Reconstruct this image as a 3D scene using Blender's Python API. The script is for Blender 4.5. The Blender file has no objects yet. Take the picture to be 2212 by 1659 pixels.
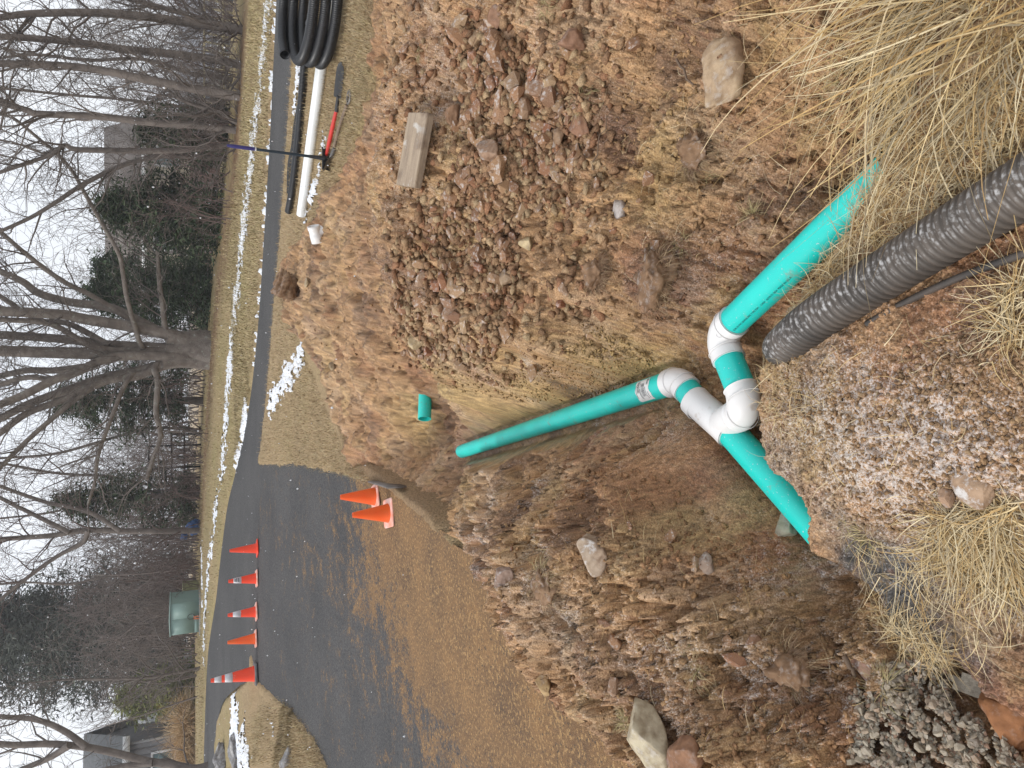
import bpy, bmesh, math, random
import numpy as np
from mathutils import Vector, Matrix
R = math.radians
rnd = random.Random(7)
rng = np.random.default_rng(11)
S = bpy.context.scene
COL = S.collection

# ------------------------------------------------------------------ camera, sky, sun, exposure
F, PITCH, CAMH = 710.0, R(25.0), 1.65
CP, SP = math.cos(PITCH), math.sin(PITCH)
cam = bpy.data.cameras.new('camera'); cam_o = bpy.data.objects.new('camera', cam); COL.objects.link(cam_o)
cam.sensor_width = 36; cam.lens = F / 1024 * 36; cam.clip_start = 0.05; cam.clip_end = 2000
# the phone was held on its side: picture right is the world's down
ax, ay, az = Vector((0, -SP, -CP)), Vector((1, 0, 0)), Vector((0, -CP, SP))
m = Matrix.Identity(4)
for i, v in enumerate((ax, ay, az)):
    m[0][i], m[1][i], m[2][i] = v
m.translation = (0, 0, CAMH)
cam_o.matrix_world = m
S.camera = cam_o
S.render.resolution_x, S.render.resolution_y = 1024, 768
S.render.engine = 'CYCLES'
S.cycles.max_bounces = 4; S.cycles.diffuse_bounces = 2; S.cycles.glossy_bounces = 2; S.cycles.transmission_bounces = 2; S.cycles.volume_bounces = 0

SUN_EL, SUN_ROT = R(42), R(264)
w = bpy.data.worlds.new('World'); S.world = w; w.use_nodes = True
nt = w.node_tree; nt.nodes.clear()
sky = nt.nodes.new('ShaderNodeTexSky'); sky.sky_type = 'NISHITA'; sky.sun_disc = False
sky.sun_elevation = SUN_EL; sky.sun_rotation = SUN_ROT; sky.dust_density = 4
tc = nt.nodes.new('ShaderNodeTexCoord')
cn = nt.nodes.new('ShaderNodeTexNoise'); cn.inputs['Scale'].default_value = 2.2; cn.inputs['Detail'].default_value = 5
cr = nt.nodes.new('ShaderNodeValToRGB')
cr.color_ramp.elements[0].position = .3; cr.color_ramp.elements[0].color = (.80, .84, .91, 1)
cr.color_ramp.elements[1].position = .7; cr.color_ramp.elements[1].color = (.93, .95, .98, 1)
sc = nt.nodes.new('ShaderNodeVectorMath'); sc.operation = 'SCALE'; sc.inputs['Scale'].default_value = 9.0
mx = nt.nodes.new('ShaderNodeMix'); mx.data_type = 'RGBA'; mx.inputs['Factor'].default_value = .93
bg = nt.nodes.new('ShaderNodeBackground'); bg.inputs['Strength'].default_value = .105
out = nt.nodes.new('ShaderNodeOutputWorld')
L = nt.links.new
L(tc.outputs['Generated'], cn.inputs['Vector']); L(cn.outputs['Fac'], cr.inputs['Fac'])
L(cr.outputs['Color'], sc.inputs[0]); L(sky.outputs['Color'], mx.inputs['A']); L(sc.outputs['Vector'], mx.inputs['B'])
L(mx.outputs['Result'], bg.inputs['Color']); L(bg.outputs['Background'], out.inputs['Surface'])

sl = bpy.data.lights.new('sun', 'SUN'); sl.energy = 1.5; sl.angle = R(14); sl.color = (1, .97, .93)
so = bpy.data.objects.new('sun', sl); COL.objects.link(so)
sdir = Vector((math.sin(SUN_ROT) * math.cos(SUN_EL), math.cos(SUN_ROT) * math.cos(SUN_EL), math.sin(SUN_EL)))
so.rotation_euler = sdir.to_track_quat('Z', 'Y').to_euler()
vs = S.view_settings; HAZE = .0016
vs.view_transform = 'Standard'; vs.look = 'None'; vs.exposure = 0.45; vs.gamma = 1; vs.use_curve_mapping = False

# ------------------------------------------------------------------ pixel <-> place (pixels measured on a 2212 px wide view)
K = 1024 / 2212.0
def ab(X, Y): return 384 - Y * K, X * K - 512
def ray(X, Y):
    a, b = ab(X, Y)
    return np.array([a, F * CP - b * SP, -(F * SP + b * CP)])
def P(X, Y, z):                       # where the line of sight meets height z
    d = ray(X, Y); t = (z - CAMH) / d[2]
    return np.array([d[0] * t, d[1] * t, z])
def D(X, Y, y):                       # ... and where it meets distance y
    d = ray(X, Y); t = y / d[1]
    return np.array([d[0] * t, y, CAMH + d[2] * t])

# ------------------------------------------------------------------ numpy noise
_perm = np.random.default_rng(3).permutation(4096)
def _h(ix, iy, s=0): return _perm[(_perm[(ix + s * 57) & 4095] + iy) & 4095]
def pn(x, y, s=0):
    x = np.asarray(x, float); y = np.asarray(y, float)
    ix = np.floor(x).astype(int); iy = np.floor(y).astype(int); fx = x - ix; fy = y - iy
    u = fx * fx * fx * (fx * (fx * 6 - 15) + 10); v = fy * fy * fy * (fy * (fy * 6 - 15) + 10)
    def g(i, j, dx, dy):
        an = _h(i, j, s) * (2 * math.pi / 4096); return np.cos(an) * dx + np.sin(an) * dy
    n0 = g(ix, iy, fx, fy) * (1 - u) + g(ix + 1, iy, fx - 1, fy) * u
    n1 = g(ix, iy + 1, fx, fy - 1) * (1 - u) + g(ix + 1, iy + 1, fx - 1, fy - 1) * u
    return (n0 * (1 - v) + n1 * v) * 1.5
def fbm(x, y, s=0, o=4):
    r = 0; a = 1; tot = 0
    for i in range(o):
        r = r + a * pn(x * 2 ** i, y * 2 ** i, s + i); tot += a; a *= .5
    return r / tot
def worley(x, y, s=0):
    ix = np.floor(x).astype(int); iy = np.floor(y).astype(int); best = np.full(np.shape(x), 9.0)
    bid = np.zeros(np.shape(x), int)
    for i in (-1, 0, 1):
        for j in (-1, 0, 1):
            h = _h(ix + i, iy + j, s)
            px = ix + i + (h & 63) / 64.0; py = iy + j + ((h >> 6) & 63) / 64.0
            d = (px - x) ** 2 + (py - y) ** 2
            c = d < best; best = np.where(c, d, best); bid = np.where(c, h, bid)
    return np.sqrt(best), bid / 4096.0
def chunks(x, y, s=0, tilt=1.3):
    """broken blocks: every cell its own height and lean, with a step to its neighbours"""
    ix = np.floor(x).astype(int); iy = np.floor(y).astype(int); best = np.full(np.shape(x), 9.0); hx = np.zeros(np.shape(x)); hy = hx.copy(); bid = np.zeros(np.shape(x), int)
    for i in (-1, 0, 1):
        for j in (-1, 0, 1):
            h = _h(ix + i, iy + j, s); px = x - (ix + i + (h & 63) / 64.0); py = y - (iy + j + ((h >> 6) & 63) / 64.0); d = px * px + py * py
            c = d < best; best = np.where(c, d, best); hx = np.where(c, px, hx); hy = np.where(c, py, hy); bid = np.where(c, h, bid)
    a = _h(bid, bid // 7, s + 3) / 4096.0; b = _h(bid + 11, bid // 5, s + 4) / 4096.0; g = _h(bid + 23, bid // 3, s + 5) / 4096.0
    return g - .5 + tilt * (hx * (a - .5) + hy * (b - .5)) - .55 * best
def sstep(a, b, x):
    t = np.clip((x - a) / (b - a), 0, 1); return t * t * (3 - 2 * t)

def rbf(pts, vals, smooth=1e-4):
    p = np.asarray(pts, float); v = np.asarray(vals, float); n = len(p)
    d = np.hypot(p[:, None, 0] - p[None, :, 0], p[:, None, 1] - p[None, :, 1])
    A = np.zeros((n + 3, n + 3))
    A[:n, :n] = np.where(d > 0, d * d * np.log(d + 1e-12), 0) + smooth * np.eye(n)
    A[:n, n] = 1; A[:n, n + 1:] = p; A[n, :n] = 1; A[n + 1:, :n] = p.T
    wv = np.linalg.solve(A, np.concatenate([v, np.zeros(3)]))
    def f(x, y):
        x = np.asarray(x, float); y = np.asarray(y, float)
        r = wv[n] + wv[n + 1] * x + wv[n + 2] * y
        for i in range(n):
            d2 = (x - p[i, 0]) ** 2 + (y - p[i, 1]) ** 2
            r = r + wv[i] * .5 * d2 * np.log(d2 + 1e-12)
        return r
    return f
def lutify(f, x0, x1, y0, y1, st):     # smooth functions are looked up on a grid inside the working area
    gx_ = np.arange(x0, x1 + st, st); gy_ = np.arange(y0, y1 + st, st); T_ = f(*np.meshgrid(gx_, gy_))
    def g(x, y):
        x = np.asarray(x, float); y = np.asarray(y, float); x, y = np.broadcast_arrays(x, y)
        fx = (x - x0) / st; fy = (y - y0) / st; ok = (fx >= 0) & (fy >= 0) & (fx < len(gx_) - 1) & (fy < len(gy_) - 1)
        i = np.clip(fx.astype(int), 0, len(gx_) - 2); j = np.clip(fy.astype(int), 0, len(gy_) - 2); u = fx - i; v = fy - j
        r = (T_[j, i] * (1 - u) + T_[j, i + 1] * u) * (1 - v) + (T_[j + 1, i] * (1 - u) + T_[j + 1, i + 1] * u) * v
        if not ok.all():
            r = np.array(r); r[~ok] = f(x[~ok], y[~ok])
        return r
    return g
def sdpoly(x, y, poly):               # signed distance, positive inside
    poly = np.asarray(poly); n = len(poly); best = np.full(np.shape(x), 1e9); ins = np.zeros(np.shape(x), bool)
    for i in range(n):
        a = poly[i]; b = poly[(i + 1) % n]; e = b - a
        t = np.clip(((x - a[0]) * e[0] + (y - a[1]) * e[1]) / (e @ e + 1e-12), 0, 1)
        best = np.minimum(best, np.hypot(x - a[0] - t * e[0], y - a[1] - t * e[1]))
        c = (a[1] > y) != (b[1] > y)
        xi = a[0] + (y - a[1]) * e[0] / (e[1] if abs(e[1]) > 1e-9 else 1e-9)
        ins ^= c & (x < xi)
    return np.where(ins, best, -best)
def dline(x, y, pts):
    best = np.full(np.shape(x), 1e9)
    for a, b in zip(pts[:-1], pts[1:]):
        a = np.asarray(a)[:2]; e = np.asarray(b)[:2] - a
        t = np.clip(((x - a[0]) * e[0] + (y - a[1]) * e[1]) / (e @ e + 1e-12), 0, 1)
        best = np.minimum(best, np.hypot(x - a[0] - t * e[0], y - a[1] - t * e[1]))
    return best

# ------------------------------------------------------------------ object helpers
def tag(o, label=None, cat=None, group=None, kind=None):
    if label: o['label'] = label
    if cat: o['category'] = cat
    if group: o['group'] = group
    if kind: o['kind'] = kind
    return o
def link(name, me, parent=None, mat=None):
    o = bpy.data.objects.new(name, me); COL.objects.link(o)
    if parent: o.parent = parent
    if mat and me is not None and not me.materials: me.materials.append(mat)
    return o
def empty(name, loc, label, cat, group=None, rz=0):
    o = bpy.data.objects.new(name, None); COL.objects.link(o)
    o.location = Vector(loc); o.rotation_euler[2] = rz; o.empty_display_size = .1
    return tag(o, label, cat, group)
def arr_mesh(name, V, Fc, col=None, smooth=False, extra=None):
    me = bpy.data.meshes.new(name); V = np.asarray(V, np.float32); Fc = np.asarray(Fc, np.int32)
    k = Fc.shape[1]
    me.vertices.add(len(V)); me.vertices.foreach_set('co', V.ravel())
    me.loops.add(Fc.size); me.loops.foreach_set('vertex_index', Fc.ravel())
    me.polygons.add(len(Fc)); me.polygons.foreach_set('loop_start', np.arange(0, Fc.size, k, dtype=np.int32))
    me.polygons.foreach_set('loop_total', np.full(len(Fc), k, np.int32))
    if smooth: me.polygons.foreach_set('use_smooth', np.ones(len(Fc), bool))
    me.update(calc_edges=True)
    if col is not None:
        a = me.attributes.new('Col', 'FLOAT_COLOR', 'POINT')
        c = np.ones((len(V), 4), np.float32); c[:, :3] = col; a.data.foreach_set('color', c.ravel())
    for n_, v_ in (extra or {}).items():
        a = me.attributes.new(n_, 'FLOAT', 'POINT'); a.data.foreach_set('value', np.asarray(v_, np.float32))
    return me
class MB:                              # collects pieces into one mesh
    def __init__(s): s.V = []; s.F4 = []; s.F3 = []; s.n = 0; s.C = []
    def add(s, V, F, c=None):
        V = np.asarray(V, float); F = np.asarray(F, int)
        (s.F4 if F.shape[1] == 4 else s.F3).append(F + s.n); s.V.append(V); s.n += len(V)
        if c is not None: s.C.append(np.broadcast_to(c, (len(V), 3)))
    def mesh(s, name, smooth=False):
        V = np.concatenate(s.V)
        F = []
        if s.F4: 
            q = np.concatenate(s.F4); F += q.tolist()
        if s.F3: F += np.concatenate(s.F3).tolist()
        if s.F4 and not s.F3: return arr_mesh(name, V, q, np.concatenate(s.C) if s.C else None, smooth)
        if s.F3 and not s.F4: return arr_mesh(name, V, np.concatenate(s.F3), np.concatenate(s.C) if s.C else None, smooth)
        me = bpy.data.meshes.new(name); me.from_pydata(V.tolist(), [], F)
        if smooth: me.polygons.foreach_set('use_smooth', [True] * len(F))
        if s.C:
            a = me.attributes.new('Col', 'FLOAT_COLOR', 'POINT')
            c = np.ones((len(V), 4), np.float32); c[:, :3] = np.concatenate(s.C); a.data.foreach_set('color', c.ravel())
        me.update(); return me
    def box(s, lo, hi, c=None, M=None):
        x0, y0, z0 = lo; x1, y1, z1 = hi
        V = np.array([(x, y, z) for x in (x0, x1) for y in (y0, y1) for z in (z0, z1)], float)
        if M is not None: V = V @ np.array(M)[:3, :3].T + np.array(M)[:3, 3]
        s.add(V, [(0, 1, 3, 2), (4, 6, 7, 5), (0, 4, 5, 1), (2, 3, 7, 6), (0, 2, 6, 4), (1, 5, 7, 3)], c); return s
    def quad(s, a, b, c, d, col=None): s.add([a, b, c, d], [(0, 1, 2, 3)], col); return s
    def tube(s, pts, rad, n=8, cap=True, c=None):
        V, Fq = sweep(pts, rad, n); s.add(V, Fq, c)
        if cap:
            for base, rev in ((0, True), (len(V) - n, False)):
                ctr = V[base:base + n].mean(0); idx = list(range(n))
                VV = np.vstack([V[base:base + n], ctr])
                FF = [((i + 1) % n, i, n) if rev else (i, (i + 1) % n, n) for i in idx]
                s.add(VV, FF, c)
        return s
    def lathe(s, prof, n=24, M=None, c=None):
        V = []
        for r_, z_ in prof:
            for i in range(n):
                an = 2 * math.pi * i / n; V.append((r_ * math.cos(an), r_ * math.sin(an), z_))
        V = np.array(V)
        if M is not None: V = V @ np.array(M)[:3, :3].T + np.array(M)[:3, 3]
        Fq = [(k * n + i, k * n + (i + 1) % n, (k + 1) * n + (i + 1) % n, (k + 1) * n + i) for k in range(len(prof) - 1) for i in range(n)]
        s.add(V, Fq, c); return s
def sweep(pts, rad, n=8):
    p = np.asarray(pts, float); k = len(p); rad = np.broadcast_to(np.asarray(rad, float), (k,))
    T = np.gradient(p, axis=0); T /= np.linalg.norm(T, axis=1)[:, None] + 1e-12
    ref = np.array([0, 0, 1.0]) if abs(T[:, 2]).mean() < .8 else np.array([1.0, 0, 0])
    A = np.cross(T, ref); A /= np.linalg.norm(A, axis=1)[:, None] + 1e-12; B = np.cross(A, T)
    an = np.arange(n) * 2 * math.pi / n
    V = p[:, None, :] + rad[:, None, None] * (np.cos(an)[None, :, None] * A[:, None, :] + np.sin(an)[None, :, None] * B[:, None, :])
    i = np.arange(k - 1)[:, None] * n; j = np.arange(n)[None, :]; j2 = (j + 1) % n
    Fq = np.stack([i + j, i + n + j, i + n + j2, i + j2], -1).reshape(-1, 4)
    return V.reshape(-1, 3), Fq
def grid_faces(nr, nc):
    i = np.arange(nr - 1)[:, None] * nc; j = np.arange(nc - 1)[None, :]
    return np.stack([i + j, i + j + 1, i + nc + j + 1, i + nc + j], -1).reshape(-1, 4)
def spline(pts, n):                    # smooth resample
    p = np.asarray(pts, float); k = len(p)
    P0 = np.vstack([2 * p[0] - p[1], p, 2 * p[-1] - p[-2]])
    t = np.linspace(0, k - 1 - 1e-9, n); i = t.astype(int); f = (t - i)[:, None]
    a, b, c, d = P0[i], P0[i + 1], P0[i + 2], P0[i + 3]
    return .5 * (2 * b + (c - a) * f + (2 * a - 5 * b + 4 * c - d) * f ** 2 + (3 * b - a - 3 * c + d) * f ** 3)

# ------------------------------------------------------------------ materials
def nodes(name):
    m = bpy.data.materials.new(name); m.use_nodes = True
    return m, m.node_tree, m.node_tree.nodes['Principled BSDF']
def bump(t, b, scale, dist, detail=4, coord='Object', prev=None):
    c = t.nodes.new('ShaderNodeTexCoord'); n = t.nodes.new('ShaderNodeTexNoise'); n.inputs['Scale'].default_value = scale
    n.inputs['Detail'].default_value = detail
    u = t.nodes.new('ShaderNodeBump'); u.inputs['Distance'].default_value = dist; u.inputs['Strength'].default_value = 1
    t.links.new(c.outputs[coord], n.inputs['Vector']); t.links.new(n.outputs['Fac'], u.inputs['Height'])
    if prev: t.links.new(prev.outputs['Normal'], u.inputs['Normal'])
    t.links.new(u.outputs['Normal'], b.inputs['Normal']); return u
def mixc(t, fac, A, B, mode='MIX'):
    n = t.nodes.new('ShaderNodeMix'); n.data_type = 'RGBA'; n.blend_type = mode
    for s_, v in (('Factor', fac), ('A', A), ('B', B)):
        if hasattr(v, 'is_output') or hasattr(v, 'links'): t.links.new(v, n.inputs[s_])
        elif s_ == 'Factor': n.inputs[s_].default_value = v
        else: n.inputs[s_].default_value = (*v[:3], 1)
    return n.outputs['Result']
def nse(t, scale, detail=4, lo=.35, hi=.65, coord='Object', rough=.5, vec=None):
    n = t.nodes.new('ShaderNodeTexNoise'); n.inputs['Scale'].default_value = scale; n.inputs['Detail'].default_value = detail
    n.inputs['Roughness'].default_value = rough
    if vec is not None: t.links.new(vec, n.inputs['Vector'])
    else:
        c = t.nodes.new('ShaderNodeTexCoord'); t.links.new(c.outputs[coord], n.inputs['Vector'])
    r = t.nodes.new('ShaderNodeMapRange'); r.inputs['From Min'].default_value = lo; r.inputs['From Max'].default_value = hi
    t.links.new(n.outputs['Fac'], r.inputs['Value']); return r.outputs['Result']
def M_plain(name, c, rough=.6, c2=None, scale=6, bs=0, bd=.002, metal=0, spec=.4, dirt=None):
    m, t, b = nodes(name); c2 = c2 or tuple(v * .75 for v in c)
    o = mixc(t, nse(t, scale), c, c2)
    if dirt: o = mixc(t, nse(t, dirt[1], 6, dirt[2], dirt[2] + .12), o, dirt[0])
    t.links.new(o, b.inputs['Base Color']); b.inputs['Roughness'].default_value = rough; b.inputs['Metallic'].default_value = metal
    b.inputs['Specular IOR Level'].default_value = spec
    if bs: bump(t, b, bs, bd)
    return m
def M_vcol(name, rough=.9, scale=40, amt=.5, bs=0, bd=.003, spec=.2):
    m, t, b = nodes(name); a = t.nodes.new('ShaderNodeAttribute'); a.attribute_name = 'Col'
    o = mixc(t, nse(t, scale, 5), a.outputs['Color'], mixc(t, 1, a.outputs['Color'], (amt, amt, amt), 'MULTIPLY'))
    t.links.new(o, b.inputs['Base Color']); b.inputs['Roughness'].default_value = rough; b.inputs['Specular IOR Level'].default_value = spec
    if bs: bump(t, b, bs, bd)
    return m
def frosty(m_name, ramp, frost=.5, fscale=30, rough=.8, rand=True, bs=5, bd=.0008):
    """stone: colour picked per stone, grain, and a dusting of frost on faces that look up"""
    m, t, b = nodes(m_name)
    oi = t.nodes.new('ShaderNodeObjectInfo'); cr = t.nodes.new('ShaderNodeValToRGB')
    cr.color_ramp.interpolation = 'LINEAR'
    e = cr.color_ramp.elements; e[0].position = 0; e[0].color = (*ramp[0], 1); e[1].position = 1; e[1].color = (*ramp[-1], 1)
    for i, c in enumerate(ramp[1:-1]):
        x = e.new((i + 1) / (len(ramp) - 1)); x.color = (*c, 1)
    if rand: t.links.new(oi.outputs['Random'], cr.inputs['Fac'])
    else:
        t.links.new(nse(t, 3, 3, .25, .75), cr.inputs['Fac'])
    o = mixc(t, nse(t, 25, 5), cr.outputs['Color'], mixc(t, 1, cr.outputs['Color'], (.55, .5, .45), 'MULTIPLY'))
    g = t.nodes.new('ShaderNodeNewGeometry'); sp = t.nodes.new('ShaderNodeSeparateXYZ'); t.links.new(g.outputs['Normal'], sp.inputs['Vector'])
    up = t.nodes.new('ShaderNodeMapRange'); up.inputs['From Min'].default_value = .35; up.inputs['From Max'].default_value = .95
    t.links.new(sp.outputs['Z'], up.inputs['Value'])
    mu = t.nodes.new('ShaderNodeMath'); mu.operation = 'MULTIPLY'
    t.links.new(up.outputs['Result'], mu.inputs[0]); t.links.new(nse(t, fscale, 6, .5, .62, rough=.7), mu.inputs[1])
    m2 = t.nodes.new('ShaderNodeMath'); m2.operation = 'MULTIPLY'; m2.inputs[1].default_value = frost; t.links.new(mu.outputs[0], m2.inputs[0])
    o = mixc(t, m2.outputs[0], o, (.62, .6, .58))
    t.links.new(o, b.inputs['Base Color']); b.inputs['Roughness'].default_value = rough; b.inputs['Specular IOR Level'].default_value = .3
    if bs: bump(t, b, bs, bd, 5)
    return m

# ------------------------------------------------------------------ the lie of the land
base_pts = [(-6, 3, -.1), (-2, 3, -.1), (-2, 5, -.1), (-1.2, 6.4, -.08), (-1.5, 9, .12), (-2.9, 13, .44), (-4.9, 12.8, .49), (-5, 9, .1),
            (0, 0, 0), (2, 2, 0), (2, 5, .12), (2.5, 7, .2), (2.5, 9, .25), (6, 8, .22), (-.4, 12.3, .33), (1, 12.1, .3), (3.5, 10.6, .25), (5.2, 10, .25),
            (4.2, 12.9, .25), (6.2, 12, .25), (1.2, 14.5, .3), (-1.2, 16.2, .45), (-3, 18.3, .65), (-6, 21.4, .9), (-8, 17.5, .8), (-7.5, 21.8, .95),
            (-11, 24, 1.0), (-8.3, 24.4, 1.02), (-5.2, 27, 1.0), (1, 24, .8), (5.3, 17.4, .4), (8, 16.5, .25), (-10, 10, .2), (-14, 17, .7),
            (10, 25, .2), (16, 40, -1.0), (22, 60, -2.3), (0, 40, .7), (-6, 36, 1.0), (-16, 30, 1.1), (-18, 38, 1.0), (-30, 40, 1.2),
            (0, 70, 0), (-20, 70, .8), (30, 30, -.8), (40, 70, -3), (20, 10, .1), (-25, 8, .3), (0, -10, 0), (-20, -20, 0), (20, -20, 0),
            (0, 150, -1), (90, 150, -3), (-90, 150, 0), (150, 0, 0), (-150, 0, .3), (0, -120, 0), (0, 420, -2), (420, 420, -4), (-420, 420, -1), (420, -50, 0), (-420, -50, 0), (0, -420, 0)]
base = lutify(rbf([p[:2] for p in base_pts], [p[2] for p in base_pts], .05), -13, 13, -3, 34, .1)

# excavated area: outline, then heights seen in it
soil_px = [(745, 1036, 0), (733, 985, .12), (700, 900, .2), (665, 790, .3), (640, 740, .32), (610, 700, .33), (603, 610, .32), (640, 540, .28), (690, 480, .25),
           (712, 400, .22), (752, 330, .2), (772, 270, .2), (792, 200, .2), (800, 100, .2), (790, -40, .2), (790, -400, .2)]
soil_poly = [P(*q)[:2] for q in soil_px] + [np.array(v) for v in ((4.2, 1.0), (1.6, .2), (-1.6, .2), (-1.75, 1.9))]
soil_poly += [P(*q)[:2] for q in [(1390, 1700, -.1), (1330, 1640, -.1), (1270, 1570, -.1), (1180, 1465, -.1), (1090, 1335, -.1), (1000, 1200, -.1), (930, 1120, -.1), (870, 1075, -.1), (800, 1020, -.05)]]
soil_poly = np.array(soil_poly)
fl = [(1570, 900, -.27), (1480, 760, -.27), (1430, 730, -.25), (1450, 830, -.29), (955, 962, -.47),
      (930, 900, -.38), (1620, 965, -.27), (1680, 1045, -.27), (1745, 1125, -.26), (1600, 700, -.25), (1700, 560, -.2), (1800, 460, -.15), (1900, 350, -.1),
      (870, 890, -.16), (800, 930, 0), (765, 985, .08), (870, 1010, -.22), (850, 1050, -.1), (900, 1040, -.2),
      (1010, 1015, -.22), (1000, 1050, -.1), (980, 1110, -.06), (1010, 1130, .02), (1050, 1250, -.03),
      (1100, 1090, .08), (1200, 1080, .12), (1300, 1200, .16), (1350, 1350, .13), (1450, 1500, .1), (1550, 1600, .1), (1400, 1650, .04),
      (1180, 990, -.12), (1250, 985, -.04), (1300, 955, -.2), (1380, 950, -.13), (1430, 1000, .03), (1550, 1050, -.1), (1500, 1150, .02), (1440, 1080, .06), (1620, 1130, -.17), (1650, 1250, -.08),
      (1550, 1350, .05), (1700, 1400, -.06), (1650, 1550, .02), (1800, 1500, -.12), (1780, 1310, -.2), (1770, 1220, -.27), (1830, 1260, -.27), (1900, 1400, -.2), (1900, 1560, -.14), (1850, 1659, -.1),
      (1400, 590, .02), (1500, 600, -.1), (1600, 420, -.12), (1700, 300, -.1), (1750, 200, -.05), (1600, 600, -.2), (1450, 660, -.06), (1420, 720, -.2), (1330, 730, .02), (1300, 850, -.17), (1250, 800, .02),
      (1200, 850, -.03), (1150, 790, .10), (1080, 835, .03), (1000, 815, .08), (930, 800, .12), (900, 740, .22), (850, 650, .33), (842, 560, .36), (860, 450, .36), (870, 330, .36), (870, 200, .36),
      (950, 600, .26), (1000, 500, .22), (1050, 400, .22), (950, 330, .3), (1000, 200, .24), (1100, 600, .13), (1150, 450, .12), (1200, 300, .1), (1250, 200, .1), (1150, 100, .15), (1000, 50, .28), (900, 50, .34),
      (1250, 650, .06), (1300, 500, .05), (1350, 350, .02), (1400, 200, .02), (1500, 100, .02), (1600, 150, 0), (1450, 450, -.02), (1350, 100, .07), (1700, 50, .04), (1480, 300, 0),
      (800, 700, .12), (830, 800, .0), (740, 750, .22), (700, 700, .3), (700, 850, .2), (660, 740, .34), (655, 640, .44), (625, 600, .45), (640, 690, .42), (690, 560, .36), (730, 480, .27), (790, 500, .2), (800, 580, .16),
      (760, 400, .22), (800, 300, .23), (800, 150, .2), (760, 860, .1), (780, 640, .18), (840, 50, .25)]
fl = [(X, Y, z * (1.75 if X > 840 else 1.0) if z > .03 else z) for X, Y, z in fl]
fp = [P(*q) for q in fl]
fp += [np.array(v) for v in ((1.0, 5.5, .06), (.45, 5.9, -.05), (1.8, 5.3, .12), (2.6, 5.1, .16), (3.6, 4.8, .15), (.2, 5.4, -.25), (3.5, 3, .15), (2.8, 1.6, .05), (4, 2, .1),
                            (-1.8, 2.2, -.1), (-1.5, 1.2, -.1), (-1.0, .6, -.1), (1.6, .6, 0))]
fp = np.array(fp)
floorf = lutify(rbf(fp[:, :2], fp[:, 2], .01), -3.4, 5.2, .3, 10.2, .035)
bank_px = [(2000, 270), (1880, 420), (1790, 560), (1700, 660), (1655, 735), (1634, 800), (1640, 870), (1634, 960), (1652, 1010), (1728, 1078), (1742, 1105), (1722, 1138), (1735, 1200), (1810, 1240), (1880, 1290), (1925, 1385), (1975, 1425), (2060, 1440), (2120, 1530), (2212, 1600)]
bank_line = [P(X, Y, -.02)[:2] for X, Y in bank_px]
bank_poly = np.array([(2.6, .75), (1.3, 1.0)] + bank_line + [(-.9, .3), (-.6, -.3), (2.6, -.3)])
bk = [(1650, 760, -.03), (1650, 900, -.01), (1660, 1000, -.02), (1740, 1100, -.01), (1700, 900, .03), (1800, 850, .06), (1850, 1000, .11), (1900, 1080, .1), (1950, 900, .12), (2100, 850, .12), (2100, 1000, .13), (2000, 1120, .05),
      (2200, 950, .12), (1850, 1190, -.02), (1900, 1260, -.03), (2000, 1350, -.03), (2100, 1300, -.02), (2200, 1400, -.03), (2050, 1200, .01), (1950, 250, .04), (2100, 200, .1), (1850, 470, -.02), (1800, 640, .02), (1950, 600, .05), (2150, 500, .08), (2200, 700, .1), (2000, 1430, -.04)]
bp = np.array([P(*q) for q in bk] + [np.array(v) for v in ((1.5, .5, .08), (2.5, .4, .05), (1, -.3, .1), (-.7, -.3, -.04), (0, -.3, .05), (1.2, .95, .02))])
bankf = lutify(rbf(bp[:, :2], bp[:, 2], .01), -3.4, 5.2, .3, 10.2, .05)
rock_zone_px = [(848, 640), (842, 720), (880, 780), (960, 790), (1060, 790), (1110, 690), (1120, 560), (1130, 470), (1230, 420), (1290, 300), (1270, 210), (1180, 170), (1110, 60), (1010, 20), (960, 90), (1000, 180), (1000, 330), (960, 430), (890, 470), (850, 560)]
rock_poly = np.array([P(X, Y, .2)[:2] for X, Y in rock_zone_px])

sd_soil = lutify(lambda x, y: sdpoly(x, y, soil_poly), -3.6, 6.0, 0, 11, .035)
sd_bank = lutify(lambda x, y: sdpoly(x, y, bank_poly), -1.6, 2.8, .3, 2.6, .012)
sd_rock = lutify(lambda x, y: sdpoly(x, y, rock_poly), -3.4, 5.2, .3, 10.2, .05)
grav_px = [(1850, 1500), (1905, 1432), (1985, 1425), (2060, 1440), (2130, 1530), (2225, 1590), (2225, 1700), (1900, 1700), (1850, 1600)]
gp = np.array([P(X, Y, -.06)[:2] for X, Y in grav_px] + [np.array((-.95, .72))])
sd_grav = lutify(lambda x, y: sdpoly(x, y, gp), -1.6, .4, .3, 2, .015)
carve = [(P(1466, 822, -.21), P(990, 978, -.425), -.04, 2.4), (P(1760, 1125, -.225), P(1466, 822, -.21), -.045, 1.8), (P(1553, 724, -.16), P(1860, 430, -.06), -.02, 1.2),
         (P(1618, 884, -.145), P(1553, 724, -.16), -.07, 1.5), (P(917, 925, -.30), P(917, 862, -.27), -.045, 1.3)]
def soil_mask(x, y): return sd_soil(x, y) + .10 * fbm(x * 2.2, y * 2.2, 40, 3) + .04 * fbm(x * 9, y * 9, 43, 2)
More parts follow.
